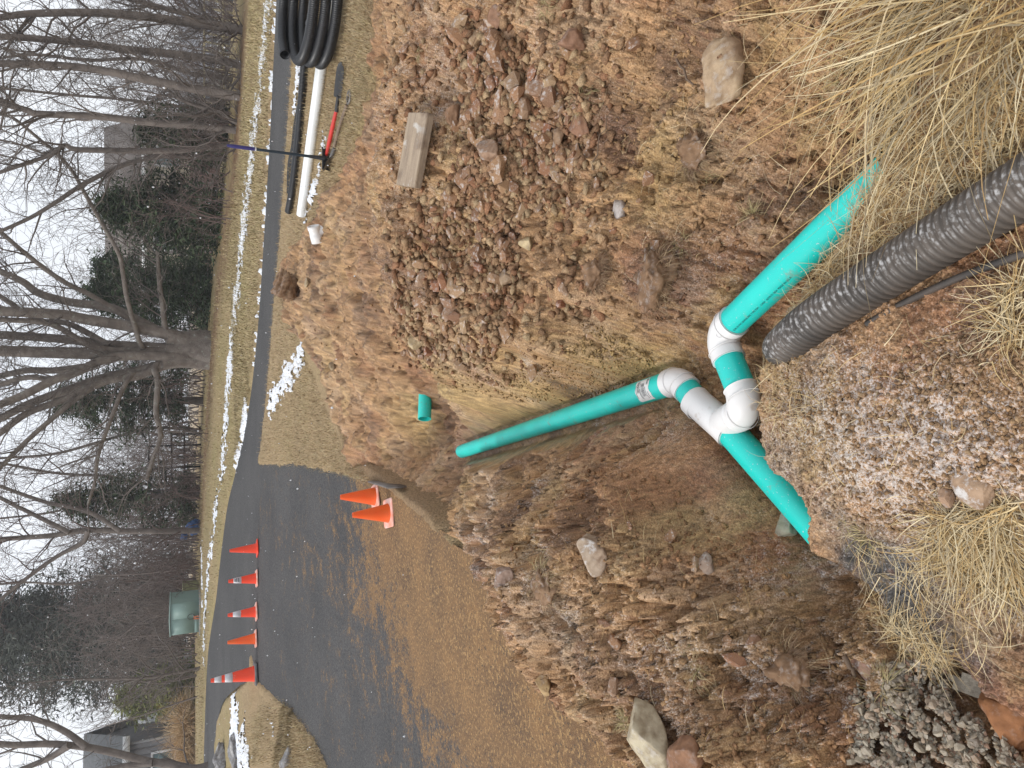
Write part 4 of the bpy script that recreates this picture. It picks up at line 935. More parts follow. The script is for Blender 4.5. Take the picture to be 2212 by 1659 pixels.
m_steel = M_plain('worn steel', (.20, .19, .18), .45, (.10, .09, .085), 12, metal=.6)
m_dksteel = M_plain('black painted steel', (.025, .025, .027), .5)
def blade(mb, M, L_=.29, W_=.115, dish=.02):
    V = []; nu, nv = 10, 8
    for i in range(nu + 1):
        u = i / nu; hw = W_ * (1 if u < .6 else math.sqrt(max(0, 1 - ((u - .6) / .4) ** 2)) * .98 + .02) * (.9 + .1 * min(1, u * 4))
        for j in range(nv + 1):
            v = j / nv * 2 - 1; V.append((u * L_, v * hw, dish * v * v - dish * .3 * math.sin(u * 3)))
    V = np.array(V); V = V @ np.array(M)[:3, :3].T + np.array(M)[:3, 3]; f = grid_faces(nu + 1, nv + 1)
    mb.add(V, f); mb.add(V - np.array(M)[:3, 2] * .003, f[:, ::-1])
base_s = GL(716, 344); top_s = D(490, 314, base_s[1])
sh = empty('shovel', base_s, 'shovel with blue grip and dark handle standing upright in the lawn', 'shovel')
u = top_s - base_s; lu = np.linalg.norm(u); u = u / lu
sp3 = lambda mb, nm, mat, par, loc: part(nm, mb, mat, par, True, loc)
h0 = np.zeros(3) + u * .17
sp3(MB().tube(np.linspace(h0 - u * .02, u * (lu - .26), 6), .0145, 12), 'handle', M_plain('dark fibreglass', (.02, .035, .05), .4), sh, None)
sp3(MB().tube(np.linspace(u * (lu - .262), u * (lu + .0), 8), [.0175, .0185, .0185, .018, .018, .0185, .0175, .010], 14), 'grip', M_plain('blue grip', (.035, .03, .17), .45), sh, None)
sp3(MB().tube(np.array([u * (lu - .272), u * (lu - .258)]), .0187, 14), 'ferrule', M_plain('white ring', (.7, .7, .7), .5), sh, None)
sp3(MB().tube(np.linspace(h0 - u * .10, h0 + u * .05, 5), [.026, .022, .019, .018, .017], 12), 'socket', m_dksteel, sh, None)
Mb = Matrix(((0, 1, 0, 0), (.25, 0, .97, 0), (-.97, 0, .25, 0), (0, 0, 0, 1))); Mb.translation = Vector(h0 - u * .08)
mb = MB(); blade(mb, Mb); mb.box((-.115, -.012, .085), (.115, .012, .095)); sp3(mb, 'blade', m_dksteel, sh, None)
# red handled spade lying down, black blade to the right
ra0 = GL(716, 352) + (0, 0, .05); ra1 = GL(738, 236) + (0, 0, .045); ra2 = GL(746, 172) + (0, 0, .05)
sp = empty('spade', ra0, 'red handled spade lying flat with its dark blade to the right', 'spade')
sp3(MB().tube(np.linspace(ra0 - (.0, -.12, 0), ra1, 8), [.014, .016, .019, .022, .022, .022, .02, .016], 12), 'handle', M_plain('red fibreglass', (.62, .04, .03), .35), sp, ra0)
du = (ra2 - ra1) / np.linalg.norm(ra2 - ra1); sdv = np.cross((0, 0, 1), du)
Ms = Matrix((Vector(du), Vector(sdv) * .8 + Vector((0, 0, .6)), Vector(np.cross(du, sdv)))).transposed().to_4x4(); Ms.translation = Vector(ra1 + du * .1)
mb = MB(); blade(mb, Ms, .34, .05, .008); mb.tube(np.linspace(ra1 - du * .03, ra1 + du * .12, 4), [.02, .019, .017, .014], 10); sp3(mb, 'blade', m_dksteel, sp, ra0)
# old shovel, grey blade to the left
wa0 = GL(757, 228) + (0, 0, .03); wa1 = GL(729, 330) + (0, 0, .04); wa2 = GL(704, 392) + (0, 0, .05)
sv = empty('shovel', wa0, 'old shovel with brown wooden shaft and grey blade lying on the lawn edge', 'shovel')
sp3(MB().tube(spline([wa0, (wa0 + wa1) / 2 + (0, 0, .01), wa1], 10), .016, 10), 'shaft', M_plain('old ash wood', (.22, .16, .11), .7, (.13, .09, .065), 20), sv, wa0)
du = (wa2 - wa1) / np.linalg.norm(wa2 - wa1); sdv = np.cross((0, 0, 1), du)
Ms = Matrix((Vector(du), Vector(sdv) * .9 + Vector((0, 0, .45)), Vector(np.cross(du, sdv)))).transposed().to_4x4(); Ms.translation = Vector(wa1 + du * .05)
mb = MB(); blade(mb, Ms, .27, .10, .02); mb.tube(np.linspace(wa1 - du * .08, wa1 + du * .1, 4), [.019, .02, .02, .016], 10); sp3(mb, 'blade', m_steel, sv, wa0)
rg0 = wa0 + np.array((.02, -.02, .0)); th = np.linspace(0, 2 * math.pi, 17)
dh = (wa0 - wa1) / np.linalg.norm(wa0 - wa1); sh_ = np.cross((0, 0, 1), dh)
ring = np.array([rg0 + dh * (.06 + .06 * math.cos(t)) + sh_ * .055 * math.sin(t) for t in th]); sp3(MB().tube(ring, .011, 8, False), 'hand_ring', m_steel, sv, wa0)

m_or = M_plain('orange cone plastic', (.85, .10, .008), .42, (.78, .13, .02), 5, dirt=((.5, .22, .12), 9, .68))
m_or2 = M_plain('red-orange cone plastic', (.85, .055, .012), .42, (.78, .06, .02), 5)
m_basefade = M_plain('frosted cone base', (.80, .32, .22), .6, (.80, .55, .48), 12)
m_baseblk = M_plain('grey rubber base', (.10, .10, .105), .7, (.16, .16, .16), 20)
m_refl = M_plain('reflective sleeve', (.62, .62, .64), .35, (.52, .52, .55), 12)
def square_base(w_, h_, r=.03, n=5):
    pts = []
    for cx_, cy_, a0 in ((1, 1, 0), (-1, 1, 90), (-1, -1, 180), (1, -1, 270)):
        for i in range(n):
            a = R(a0 + 90 * i / (n - 1)); pts.append((cx_ * (w_ - r) + r * math.cos(a), cy_ * (w_ - r) + r * math.sin(a)))
    k_ = len(pts); mb = MB(); V = [(x, y, .004) for x, y in pts] + [(x, y, h_ * .7) for x, y in pts] + [(x * .95, y * .95, h_) for x, y in pts]
    mb.add(V, [(l * k_ + i, l * k_ + (i + 1) % k_, (l + 1) * k_ + (i + 1) % k_, (l + 1) * k_ + i) for l in range(2) for i in range(k_)])
    top = [(x * .95, y * .95, h_) for x, y in pts] + [(0, 0, h_)]; mb.add(top, [(i, (i + 1) % k_, k_) for i in range(k_)])
    return mb
def cone(loc, H, label, group, mat, mbase, bw, rb, rt, collars=(), rz=0, tilt=(0, 0)):
    e_ = empty('traffic_cone', loc, label, 'traffic cone', group, rz); e_.rotation_euler = (tilt[0], tilt[1], rz)
    bh = H * .055; o = link('base', square_base(bw, bh).mesh('base'), e_, mbase)
    rr = lambda z: rb + (rt - rb) * (z - bh) / (H - bh)
    mb = MB(); mb.lathe([(rb * 1.04, bh * .9), (rb, bh * 1.5)] + [(rr(z), z) for z in np.linspace(bh * 2, H, 6)] + [(rt * .96, H + .004), (rt * .7, H + .004), (rt * .66, H - .02), (rt * .6, H * .5)], 28)
    b__ = link('body', mb.mesh('body', True), e_, mat); b__.data.set_sharp_from_angle(angle=R(40))
    for z0, z1 in collars:
        mb = MB(); mb.lathe([(rr(z0), z0), (rr(z0) + .002, z0 + .001), (rr(z1) + .002, z1 - .001), (rr(z1), z1)], 28); c_ = link('collar', mb.mesh('collar', True), e_, m_refl)
    return e_
gA = 'two plain cones at the trench edge'; gB = 'cones in a row across the drive mouth'
def cone_at(X, Y, H, *a, **k_):
    q = GL(X, Y); q[2] = float(base(q[0], q[1])) + .006; return cone(q, H, *a, **k_)
cone_at(814, 1072, .335, 'plain orange cone further from the camera of the two at the trench edge', gA, m_or, m_basefade, .125, .085, .023, rz=R(28), tilt=(R(2), R(2)))
cone_at(843, 1108, .335, 'plain orange cone nearer the camera of the two at the trench edge', gA, m_or, m_basefade, .13, .085, .023, rz=R(15), tilt=(R(3), R(1)))
cone_at(558, 1184, .45, 'plain orange cone at the lawn end of the row across the drive', gB, m_or2, m_or2, .13, .085, .025, rz=R(35))
c2_ = cone_at(557, 1249, .46, 'orange cone whose white collar carries black lettering', gB, m_or2, m_basefade, .14, .09, .026, ((.26, .385),), rz=R(20))
cone_at(556, 1321, .46, 'orange cone with one plain white collar, middle of the row', gB, m_or2, m_basefade, .14, .09, .026, ((.26, .385),), rz=R(30))
cone_at(555, 1379, .455, 'plain orange cone between the collared cone and the tall one', gB, m_or, m_basefade, .14, .09, .026, rz=R(25))
c5 = cone_at(551, 1455, .71, 'tall red-orange cone with two white collars and dark base', gB, m_or2, m_baseblk, .18, .125, .03, ((.38, .50), (.55, .66)), rz=R(15))
# smudged stencil on the collar
mb = MB(); rr2 = random.Random(9)
for row, z_ in enumerate((.295, .325, .352)):
    an = -2.2
    while an < -.9:
        wd = rr2.uniform(.06, .12); r0 = .09 + (.026 - .09) * (z_ - .025) / .435 + .0035
        mb.add([(r0 * math.cos(a), r0 * math.sin(a), z) for a, z in ((an, z_), (an + wd, z_), (an + wd, z_ + .018), (an, z_ + .018))], [(0, 1, 2, 3)]); an += wd + .04
link('lettering', mb.mesh('lettering'), c2_, m_ink)

# ------------------------------------------------------------------ grass, straw
def blades(base_p, dirs, length, width, droop, cols, n=5, curl=None, seed=0):
    """curved ribbons: base points, start directions, lengths, widths, droop"""
    r = np.random.default_rng(seed); N = len(base_p); d = dirs / np.linalg.norm(dirs, axis=1)[:, None]
    p = base_p.copy(); pts = [p.copy()]; cw = curl if curl is not None else np.zeros(N)
    side0 = np.cross(d, np.array((0, 0, 1.0))); side0 /= np.linalg.norm(side0, axis=1)[:, None] + 1e-9
    for i in range(n):
        p = p + d * (length / n)[:, None]; pts.append(p.copy())
        d = d + np.array((0, 0, -1.0)) * (droop / n)[:, None] + side0 * (cw / n)[:, None]; d /= np.linalg.norm(d, axis=1)[:, None]
    pts = np.stack(pts, 1); T_ = np.gradient(pts, axis=1)
    ref = r.normal(0, 1, (N, 1, 3)) * .6 + np.array((0, 0, 1.0)); sd = np.cross(T_, ref); sd /= np.linalg.norm(sd, axis=2)[..., None] + 1e-9
    prof = np.linspace(1, .25, n + 1)[None, :, None] * width[:, None, None] * .5
    V = np.stack([pts - sd * prof, pts + sd * prof], 2).reshape(-1, 3)
    k_ = np.arange(n)[None, :] * 2 + (np.arange(N) * (2 * (n + 1)))[:, None]
    Fq = np.stack([k_, k_ + 1, k_ + 3, k_ + 2], -1).reshape(-1, 4)
    C = np.repeat(cols, 2 * (n + 1), 0); return V, Fq, C
straw = np.array([(.58, .42, .20), (.66, .51, .28), (.47, .31, .13), (.72, .60, .38), (.36, .23, .10), (.60, .47, .28), (.42, .34, .22)])
def pick(r, N, pal_=straw, j=.2): return pal_[r.integers(0, len(pal_), N)] * r.uniform(1 - j, 1 + j, (N, 1))
m_straw = M_vcol('dry grass blade', .7, 90, .75, spec=.3)
def mk(name, parts_, label, cat=None, kind=None, mat=m_straw, loc=None, parent=None):
    V = np.concatenate([p_[0] for p_ in parts_]); off = np.cumsum([0] + [len(p_[0]) for p_ in parts_[:-1]])
    Fq = np.concatenate([p_[1] + o__ for p_, o__ in zip(parts_, off)]); C = np.concatenate([p_[2] for p_ in parts_])
    if loc is not None: V = V - np.asarray(loc)
    o = link(name, arr_mesh(name, V, Fq, C, True), parent, mat)
    if loc is not None and parent is None: o.location = loc
    return tag(o, label, cat, kind=kind)
# the big ornamental tuft in the near right corner
r = np.random.default_rng(31)
def tuft(ctr, rad, N, Lr, lean, spread, droop, wr, seed, n=7, pal_=straw, curl=.8):
    r = np.random.default_rng(seed); an = r.uniform(0, 6.28, N); rr = rad * np.sqrt(r.random(N))
    b = np.stack([ctr[0] + rr * np.cos(an), ctr[1] + rr * np.sin(an), np.full(N, ctr[2])], -1)
    d = np.stack([np.cos(an) * spread * r.random(N) + lean[0], np.sin(an) * spread * r.random(N) + lean[1], np.full(N, lean[2])], -1) + r.normal(0, .26, (N, 3))
    L_ = r.uniform(*Lr, N); return blades(b, d, L_, r.uniform(*wr, N), r.uniform(*droop, N), pick(r, N, pal_), n, r.normal(0, curl, N), seed)
tc_ = np.array((.80, .80, .0))
tp = [tuft((.86, .86, -.02), .16, 420, (.40, .75), (-.25, .45, .75), .9, (.6, 2.0), (.003, .0065), 41, 9, straw, 1.9),
      tuft((.74, .98, -.02), .14, 320, (.20, .50), (-.30, .40, .55), .9, (.8, 2.6), (.0025, .006), 42, 9, straw, 1.9),
      tuft((.95, .80, -.02), .2, 300, (.45, .85), (-.1, .15, .9), .8, (.5, 1.6), (.003, .0065), 43, 9, straw, 1.9),
      tuft((.80, .86, -.02), .22, 330, (.10, .30), (-.2, .2, .4), 1.2, (1., 3), (.002, .005), 44, 9, straw, 1.9),
      tuft((.66, .86, -.02), .10, 210, (.15, .38), (-.45, .1, .45), 1.0, (1., 2.8), (.002, .005), 46, 9, straw, 1.9),
      tuft((1.02, 1.0, .0), .16, 200, (.3, .6), (-.35, .55, .55), .6, (.7, 1.8), (.003, .006), 45, 9, straw, 1.9)]
tp += [tuft((.80, .92, -.02), .2, 300, (.2, .5), (-.2, .3, .8), 1.0, (2.5, 5.5), (.0025, .006), 47, 11, straw, 4.0), tuft((.92, .86, .0), .2, 260, (.35, .6), (-.3, .4, .8), .8, (2, 4.5), (.003, .006), 48, 11, straw, 3.0)]
mk('ornamental_grass', tp, 'big tuft of long dry ornamental grass in the near right corner', 'grass tuft', loc=tc_)
# loose straw lying about
def scatter(px, Lr, wr, flat, seed, pal_=straw, dirb=None, lift=.012, droop=(0, .8)):
    r = np.random.default_rng(seed); h = soil_hits(px); N = len(h); an = r.uniform(0, 6.28, N) if dirb is None else r.normal(dirb, .7, N)
    h[:, 2] += lift * r.random(N) * 1.5; d = np.stack([np.cos(an), np.sin(an), r.uniform(-.1, 1, N) * flat], -1)
    return blades(h, d, r.uniform(*Lr, N), r.uniform(*wr, N), r.uniform(*droop, N), pick(r, N, pal_), 4, r.normal(0, 1.0, N), seed)
st = [scatter(in_poly_px([(1800, 420), (1900, 340), (2212, 120), (2212, 330), (2000, 520), (1800, 640), (1720, 690)], 2100, 51), (.04, .13), (.0012, .003), .35, 51),
      scatter(in_poly_px([(1800, 560), (1740, 680), (1700, 700), (1880, 480)], 300, 52), (.03, .09), (.001, .0025), .5, 52, dirb=2.2)]
mk('straw_litter', st, 'dry straw lying along the teal pipe and the corrugated pipe', kind='stuff')
st = [scatter(in_poly_px([(2020, 1110), (2212, 1080), (2212, 1290), (2110, 1270), (2000, 1200)], 1500, 53), (.05, .17), (.0015, .0035), .22, 53),
      scatter(in_poly_px([(1800, 1130), (1900, 1130), (2050, 1240), (2150, 1400), (1960, 1400), (1880, 1240)], 190, 54), (.05, .16), (.001, .0028), .35, 54, dirb=3.6),
      scatter(in_poly_px([(1870, 1270), (1940, 1330), (2050, 1400), (2080, 1440), (1960, 1440), (1910, 1380)], 560, 55), (.04, .10), (.001, .0025), .25, 55),
      scatter(in_poly_px([(2150, 640), (2230, 560), (2230, 760), (2170, 740)], 260, 56), (.05, .14), (.0015, .0035), .5, 56)]
mk('straw_mat', st, 'mat of dry straw spread over the broken asphalt edge', kind='stuff')
st = [scatter(in_poly_px([(1610, 800), (1660, 760), (1760, 850), (1740, 960), (1660, 900)], 260, 57), (.03, .09), (.0009, .002), .5, 57),
      scatter(in_poly_px([(1640, 740), (1640, 1000), (1800, 1150), (2100, 1100), (2200, 700), (1900, 740)], 130, 58), (.03, .14), (.0009, .0024), .3, 58),
      scatter(in_poly_px([(1330, 1000), (1700, 1250), (1900, 1600), (1400, 1600), (1100, 1150)], 210, 59), (.03, .13), (.0009, .002), .4, 59),
      scatter(in_poly_px([(1300, 40), (1300, 700), (1550, 600), (1850, 300), (1850, 0)], 330, 60), (.03, .14), (.0009, .002), .4, 60),
      scatter(in_poly_px([(700, 500), (700, 900), (1300, 800), (1300, 0), (850, 0)], 150, 61), (.03, .10), (.001, .002), .4, 61)]
mk('straw_litter', st, 'scattered single straws and rootlets on the dug soil', kind='stuff')
# small torn turf tufts on the spoil, each its own
palt = np.array([(.46, .35, .18), (.40, .32, .16), (.34, .30, .13), (.52, .42, .24)])
for i, (X, Y, s_, lab) in enumerate([(1255, 215, .11, 'pale tuft of torn grass at the right foot of the rocky heap'), (1515, 385, .10, 'tuft of torn grass in the middle of the brown slope'), (1470, 520, .07, 'thin tuft of grass below the rounded pale stone'),
        (1175, 15, .09, 'grass tuft at the top edge of the picture on the heap'), (1490, 1440, .10, 'curled grass tuft on the left heap beside the cream boulder'), (1170, 1250, .12, 'brown root sod tuft on the drive side of the left heap'),
        (1900, 1480, .09, 'matted grass tuft beside the frosted red block'), (1830, 170, .13, 'tangled grey-tan tuft just ahead of the ornamental grass'), (1620, 470, .07, 'wispy grass tuft near the buried end of the teal pipe'),
        (1345, 1560, .08, 'small tuft of straw behind the cream boulder'), (1640, 830, .07, 'straw tuft leaning over the teal link pipe'), (900, 115, .05, 'green-tan sprig near the heap crest'), (1700, 1460, .08, 'rooty tuft on the near flank of the left heap'), (1870, 1150, .09, 'straw tuft where the pipe enters the near bank')]):
    q = G(X, Y); mk('grass_tuft', [tuft(q - (0, 0, .01), s_ * .35, 110, (s_ * .5, s_ * 1.1), (rnd.uniform(-.3, .3), rnd.uniform(-.2, .4), .45), 1.3, (.8, 2.5), (.0010, .0024), 200 + i, 5, palt)], lab, 'grass tuft', loc=q)
# root-filled sods
palr = np.array([(.24, .15, .09), (.18, .11, .07), (.34, .23, .14), (.42, .31, .18)])
for i, (X, Y, s_, lab) in enumerate([(1415, 600, .17, 'dark rooty sod at the trench shoulder right of the elbow'), (1180, 1270, .12, 'rooty sod hanging on the drive side of the left heap'), (628, 618, .34, 'dark clump of turf on top of the far heap'), (1500, 330, .13, 'dark rooty clod between the slope and the plank heap'), (1700, 1440, .13, 'rooty clod on the near flank of the left heap'), (1290, 590, .12, 'rooty clod under the rocky heap')]):
    q = G(X, Y); o = big_rock(X, Y, s_ * .7, s_ * .6, s_ * .42, .4 * i, [(.20, .12, .07), (.27, .165, .095), (.33, .21, .125)], lab, 60 + i, .25, lift=.1 if s_ < .3 else .5, nm='sod', amp=.5); o['category'] = 'sod'
    t0 = tuft(q + (0, 0, s_ * .05), s_ * .6, 420, (s_ * .3, s_ * .7), (0, -.2, .3), 1.6, (1, 3), (.001, .002), 300 + i, 4, palr)
    me_ = arr_mesh('roots', (t0[0] - q - np.array((0, 0, s_ * .42 * .1))), t0[1], t0[2]); me_.transform(Matrix.Rotation(-.4 * i, 4, 'Z')); link('roots', me_, o, m_straw)
# sticks
for X0, Y0, X1, Y1, rad, lab in [(1478, 130, 1545, 225, .005, 'thin dark stick leaning on the big flat rock'), (1290, 370, 1330, 240, .003, 'bent dry stalk lying below the reddish slab'), (1840, 1420, 1870, 1470, .009, 'short grey stick in the gully by the straw mat')]:
    a, b = G(X0, Y0) + (0, 0, .03), G(X1, Y1) + (0, 0, .03); p_ = np.linspace(a, b, 8) + r.normal(0, .006, (8, 3)); o = link('stick', MB().tube(p_, np.linspace(rad, rad * .5, 8), 7).mesh('stick', True), None, M_plain('bark stick', (.16, .11, .075), .9)); lay_top(o, a); tag(o, lab, 'stick')

# short lawn blades
lawnp = np.array([(.48, .35, .19), (.55, .42, .25), (.38, .27, .14), (.42, .35, .18), (.60, .49, .31), (.28, .20, .11)])
def lawn(px_poly, N, Lr, wr, seed, pal_, zg, name, label):
    q = in_poly_px(px_poly, N, seed); a = 384 - q[:, 1] * K; b = q[:, 0] * K - 512
    d = np.stack([a, F * CP - b * SP, -(F * SP + b * CP)], -1); t = np.full(N, (zg - CAMH)) / d[:, 2]
    for _ in range(5):
        p = d * t[:, None] + np.array((0, 0, CAMH)); g_ = base(p[:, 0], p[:, 1]); t = (g_ + .02 - CAMH) / d[:, 2]
    p = d * t[:, None] + np.array((0, 0, CAMH)); ok = (asphalt_sd(p[:, 0], p[:, 1]) < .03) & (sd_soil(p[:, 0], p[:, 1]) < .12) & (p[:, 1] > 3) & (p[:, 1] < 40); p = p[ok]; n_ = len(p)
    p[:, 2] = ground_z(p[:, 0], p[:, 1]) - .005; r = np.random.default_rng(seed)
    dd = r.normal(0, .55, (n_, 3)); dd[:, 2] = 1
    patchy = (fbm(p[:, 0] * 1.5, p[:, 1] * 1.5, 140, 3) * .35 + 1)[:, None]
    V, Fq, C = blades(p, dd, r.uniform(*Lr, n_), r.uniform(*wr, n_), r.uniform(.2, 1.6, n_), pick(r, n_, pal_) * patchy, 2, None, seed)
    o = link(name, arr_mesh(name, V, Fq, C), None, m_straw); return tag(o, label, 'grass', kind='stuff')
lawn([(560, 1015), (745, 1045), (830, 1060), (740, 960), (660, 760), (600, 620), (700, 470), (800, 280), (815, -20), (640, -20), (580, 700)], 46000, (.03, .075), (.003, .006), 71, lawnp, .2, 'lawn_grass', 'short dry lawn grass between the heaps and the lane')
lawn([(720, 1665), (690, 1590), (640, 1525), (575, 1465), (540, 1465), (480, 1540), (464, 1665)], 16000, (.04, .10), (.004, .008), 72, lawnp, .2, 'island_grass', 'tan grass on the island beside the drive mouth')
palg = np.array([(.48, .38, .21), (.38, .33, .16), (.55, .44, .26), (.36, .27, .14)])
lawn([(545, -20), (600, -20), (560, 700), (500, 1090), (455, 1390), (440, 1660), (425, 1660), (432, 1150), (455, 700), (520, 330)], 40000, (.05, .12), (.008, .016), 73, palg, .5, 'verge_grass', 'olive verge grass beyond the lane')

# ------------------------------------------------------------------ snow lying
def px_line(pl): return [GL(X, Y)[:2] for X, Y in pl]
snow_lines = [(px_line([(582, 5), (566, 150), (548, 300), (533, 440), (516, 600), (503, 720), (492, 850), (482, 1000)]), .75, 1.0), (px_line([(482, 1000), (466, 1110), (452, 1220), (443, 1330), (440, 1420)]), .6, .92),
              (px_line([(531, 880), (522, 940), (511, 1010)]), .30, 1.25), (px_line([(594, 10), (574, 430), (548, 790)]), .11, .85), (px_line([(583, 880), (606, 838), (628, 808), (652, 768)]), .28, 1.1),
              (px_line([(655, 85), (648, 150), (640, 220)]), .28, 1.05), (px_line([(660, 470), (690, 380), (700, 300)]), .12, .95), (px_line([(640, 800), (628, 830)]), .16, 1.1), (px_line([(508, 1535), (520, 1600), (505, 1570), (530, 1640)]), .5, 1.25), (px_line([(597, 1560), (600, 1572)]), .10, 1.1),
              (px_line([(500, 1600), (560, 1640), (540, 1580)]), .38, 1.1), (px_line([(436, 1180), (438, 1300)]), .4, 1.05)]
ys = geo(7.4, 27, .0048); xs, yy = fan(ys, 540, -1.2, 1.2); xs = np.array(xs); yy = np.array(yy); mk_ = np.zeros(xs.shape)
for ln, wd_, st_ in snow_lines:
    mk_ = np.maximum(mk_, st_ * np.exp(-(dline(xs, yy, ln) / wd_) ** 2))
nz = .5 * fbm(xs * 1.3, yy * 1.6, 150, 3) + .55 * fbm(xs * 4, yy * 9, 154, 3) + .5 * pn(xs * 14, yy * 22, 158) + .3 * pn(xs * 40, yy * 50, 159)
lv = mk_ * .95 + nz * 1.15 - .66
gz = ground_z(xs, yy); sd_as = asphalt_sd(xs, yy)
zz = np.maximum(gz, base(xs, yy) - .02) + np.clip(lv, -.4, .55) * .07 - .004
f_ = grid_faces(*xs.shape); okv = ((lv > -.12) & (sd_as < .10) & (sd_soil(xs, yy) < .05)).ravel(); f_ = f_[okv[f_].all(1)]
us = np.unique(f_); mp2 = np.full(xs.size, -1); mp2[us] = np.arange(len(us))
m_snow = M_plain('snow', (.80, .82, .86), .7, (.70, .73, .78), 9, 60, .01)
o = link('snow', arr_mesh('snow', np.stack([xs, yy, zz], -1).reshape(-1, 3)[us], mp2[f_], None, True), None, m_snow); tag(o, 'thin patches of melting snow left on the grass', 'snow', kind='stuff')
# flakes in the air
r = np.random.default_rng(77); N = 1500; yv = 2.5 + 20 * r.random(N) ** .8; p = np.stack([r.uniform(-.75, .75, N) * yv, yv, np.zeros(N)], -1); p[:, 2] = .5 + r.random(N) * (1.4 + .28 * yv)
V = []; oc = np.array([(1, 0, 0), (-1, 0, 0), (0, 1, 0), (0, -1, 0), (0, 0, 1.6), (0, 0, -1.6)]); of = np.array([(0, 2, 4), (2, 1, 4), (1, 3, 4), (3, 0, 4), (2, 0, 5), (1, 2, 5), (3, 1, 5), (0, 3, 5)])
sz2 = r.uniform(.0022, .0052, N); V = (p[:, None, :] + oc[None] * sz2[:, None, None] * r.uniform(.7, 1.3, (N, 1, 3))).reshape(-1, 3); Fq = (of[None] + (np.arange(N) * 6)[:, None, None]).reshape(-1, 3)
o = link('snowflakes', arr_mesh('snowflakes', V, Fq), None, m_snow); tag(o, 'light snowflakes drifting down through the air', 'snowflakes', kind='stuff')

# ------------------------------------------------------------------ trees
class Tree:
    def __init__(s, seed): s.r = np.random.default_rng(seed); s.trunk = MB(); s.twigs = MB(); s.nt = 0
    def limb(s, pts, r0, r1, n=8, mb=None, k=None):
        p = spline(pts, k or max(6, len(pts) * 4)); t = np.linspace(0, 1, len(p)); rad = r0 + (r1 - r0) * t ** .8
        (mb or s.trunk).tube(p, rad, n, True); return p, rad
    def sprout(s, p, rad, count, Lr, depth, up=.5, t0=.25, spread=1.0, rmin=.0035):
        """side branches off a limb, then off those, level by level"""
        r = s.r; PP = np.asarray(p)[None]; RD = np.asarray(rad)[None]; c = count; Lr = list(Lr)
        while depth >= 0:
            N0, k0 = PP.shape[:2]; pi = np.repeat(np.arange(N0), c); N = len(pi)
            i = np.clip((k0 * (t0 + (1 - t0) * r.random(N))).astype(int), 1, k0 - 1)
            st_ = PP[pi, i]; tan_ = st_ - PP[pi, i - 1]; tan_ /= np.linalg.norm(tan_, axis=1)[:, None] + 1e-9
            v = r.normal(0, 1, (N, 3)); v -= tan_ * (v * tan_).sum(1)[:, None]; v /= np.linalg.norm(v, axis=1)[:, None] + 1e-9
            d = tan_ * r.uniform(.35, .9, (N, 1)) + v * r.uniform(.5, 1.0, (N, 1)) * spread; d[:, 2] += up * r.uniform(.2, 1, N); d /= np.linalg.norm(d, axis=1)[:, None]
            L_ = r.uniform(*Lr, N); k = 7 if depth > 1 else (5 if depth == 1 else 4); q = [st_]
            for j in range(k):
                d = d + r.normal(0, .20, (N, 3)); d[:, 2] += .04 * up; d /= np.linalg.norm(d, axis=1)[:, None]; q.append(q[-1] + d * (L_ / k)[:, None])
            q = np.stack(q, 1); r0 = np.maximum(np.minimum(RD[pi, i] * .55, .012 * L_ + .004), rmin); rd = r0[:, None] + (rmin * .7 - r0)[:, None] * np.linspace(0, 1, k + 1)[None]
            n = 5 if depth > 1 else 3; T_ = np.gradient(q, axis=1); T_ /= np.linalg.norm(T_, axis=2)[..., None] + 1e-9
            A = np.cross(T_, r.normal(0, 1, (N, 1, 3))); A /= np.linalg.norm(A, axis=2)[..., None] + 1e-9; B = np.cross(A, T_); an = np.arange(n) * 2 * math.pi / n
            V = q[:, :, None, :] + rd[:, :, None, None] * (np.cos(an)[None, None, :, None] * A[:, :, None, :] + np.sin(an)[None, None, :, None] * B[:, :, None, :])
            ii = (np.arange(N) * (k + 1) * n)[:, None, None] + (np.arange(k) * n)[None, :, None]; jj = np.arange(n)[None, None, :]; j2 = (jj + 1) % n
            s.twigs.add(V.reshape(-1, 3), np.stack([ii + jj, ii + n + jj, ii + n + j2, ii + j2], -1).reshape(-1, 4))
            c = 5 if depth > 1 else 4; Lr = [Lr[0] * .45, Lr[1] * .5]; up *= .7; t0 = .2; PP, RD = q, rd; depth -= 1
    def build(s, loc, label, mat, mat2=None, group=None, name='bare_tree'):
        e_ = empty(name, loc, label, 'tree', group)
        for nm, mb, mt in (('trunk', s.trunk, mat), ('crown', s.twigs, mat2 or mat)):
            if mb.V:
                me = mb.mesh(nm, True); me.transform(Matrix.Translation(-Vector(loc))); link(nm, me, e_, mt)
        return e_
m_bark = M_plain('grey brown bark', (.17, .14, .12), .95, (.26, .225, .195), 5, 30, .03, dirt=((.30, .30, .26), 9, .60))
m_bark2 = M_plain('dark bark', (.13, .108, .095), .95, (.20, .17, .15), 5, 30, .02)
m_twig = M_plain('twig bark', (.19, .16, .14), .95, (.13, .11, .10), 3)
m_twig2 = M_plain('reddish twig bark', (.165, .115, .10), .95, (.105, .08, .074), 3)
def pxcurve(pl, y0, dy=0, ext=3.0, jit=None):
    n = len(pl); q = [D(X, Y, y0 + dy * i / max(1, n - 1)) for i, (X, Y) in enumerate(pl)]
    q = np.array(q)
    if ext and pl[-1][0] <= 8:
        d = q[-1] - q[-2]; d /= np.linalg.norm(d); d[2] = abs(d[2]); q = np.vstack([q, q[-1] + d * ext * .5, q[-1] + d * ext + (0, 0, .3)])
    return q
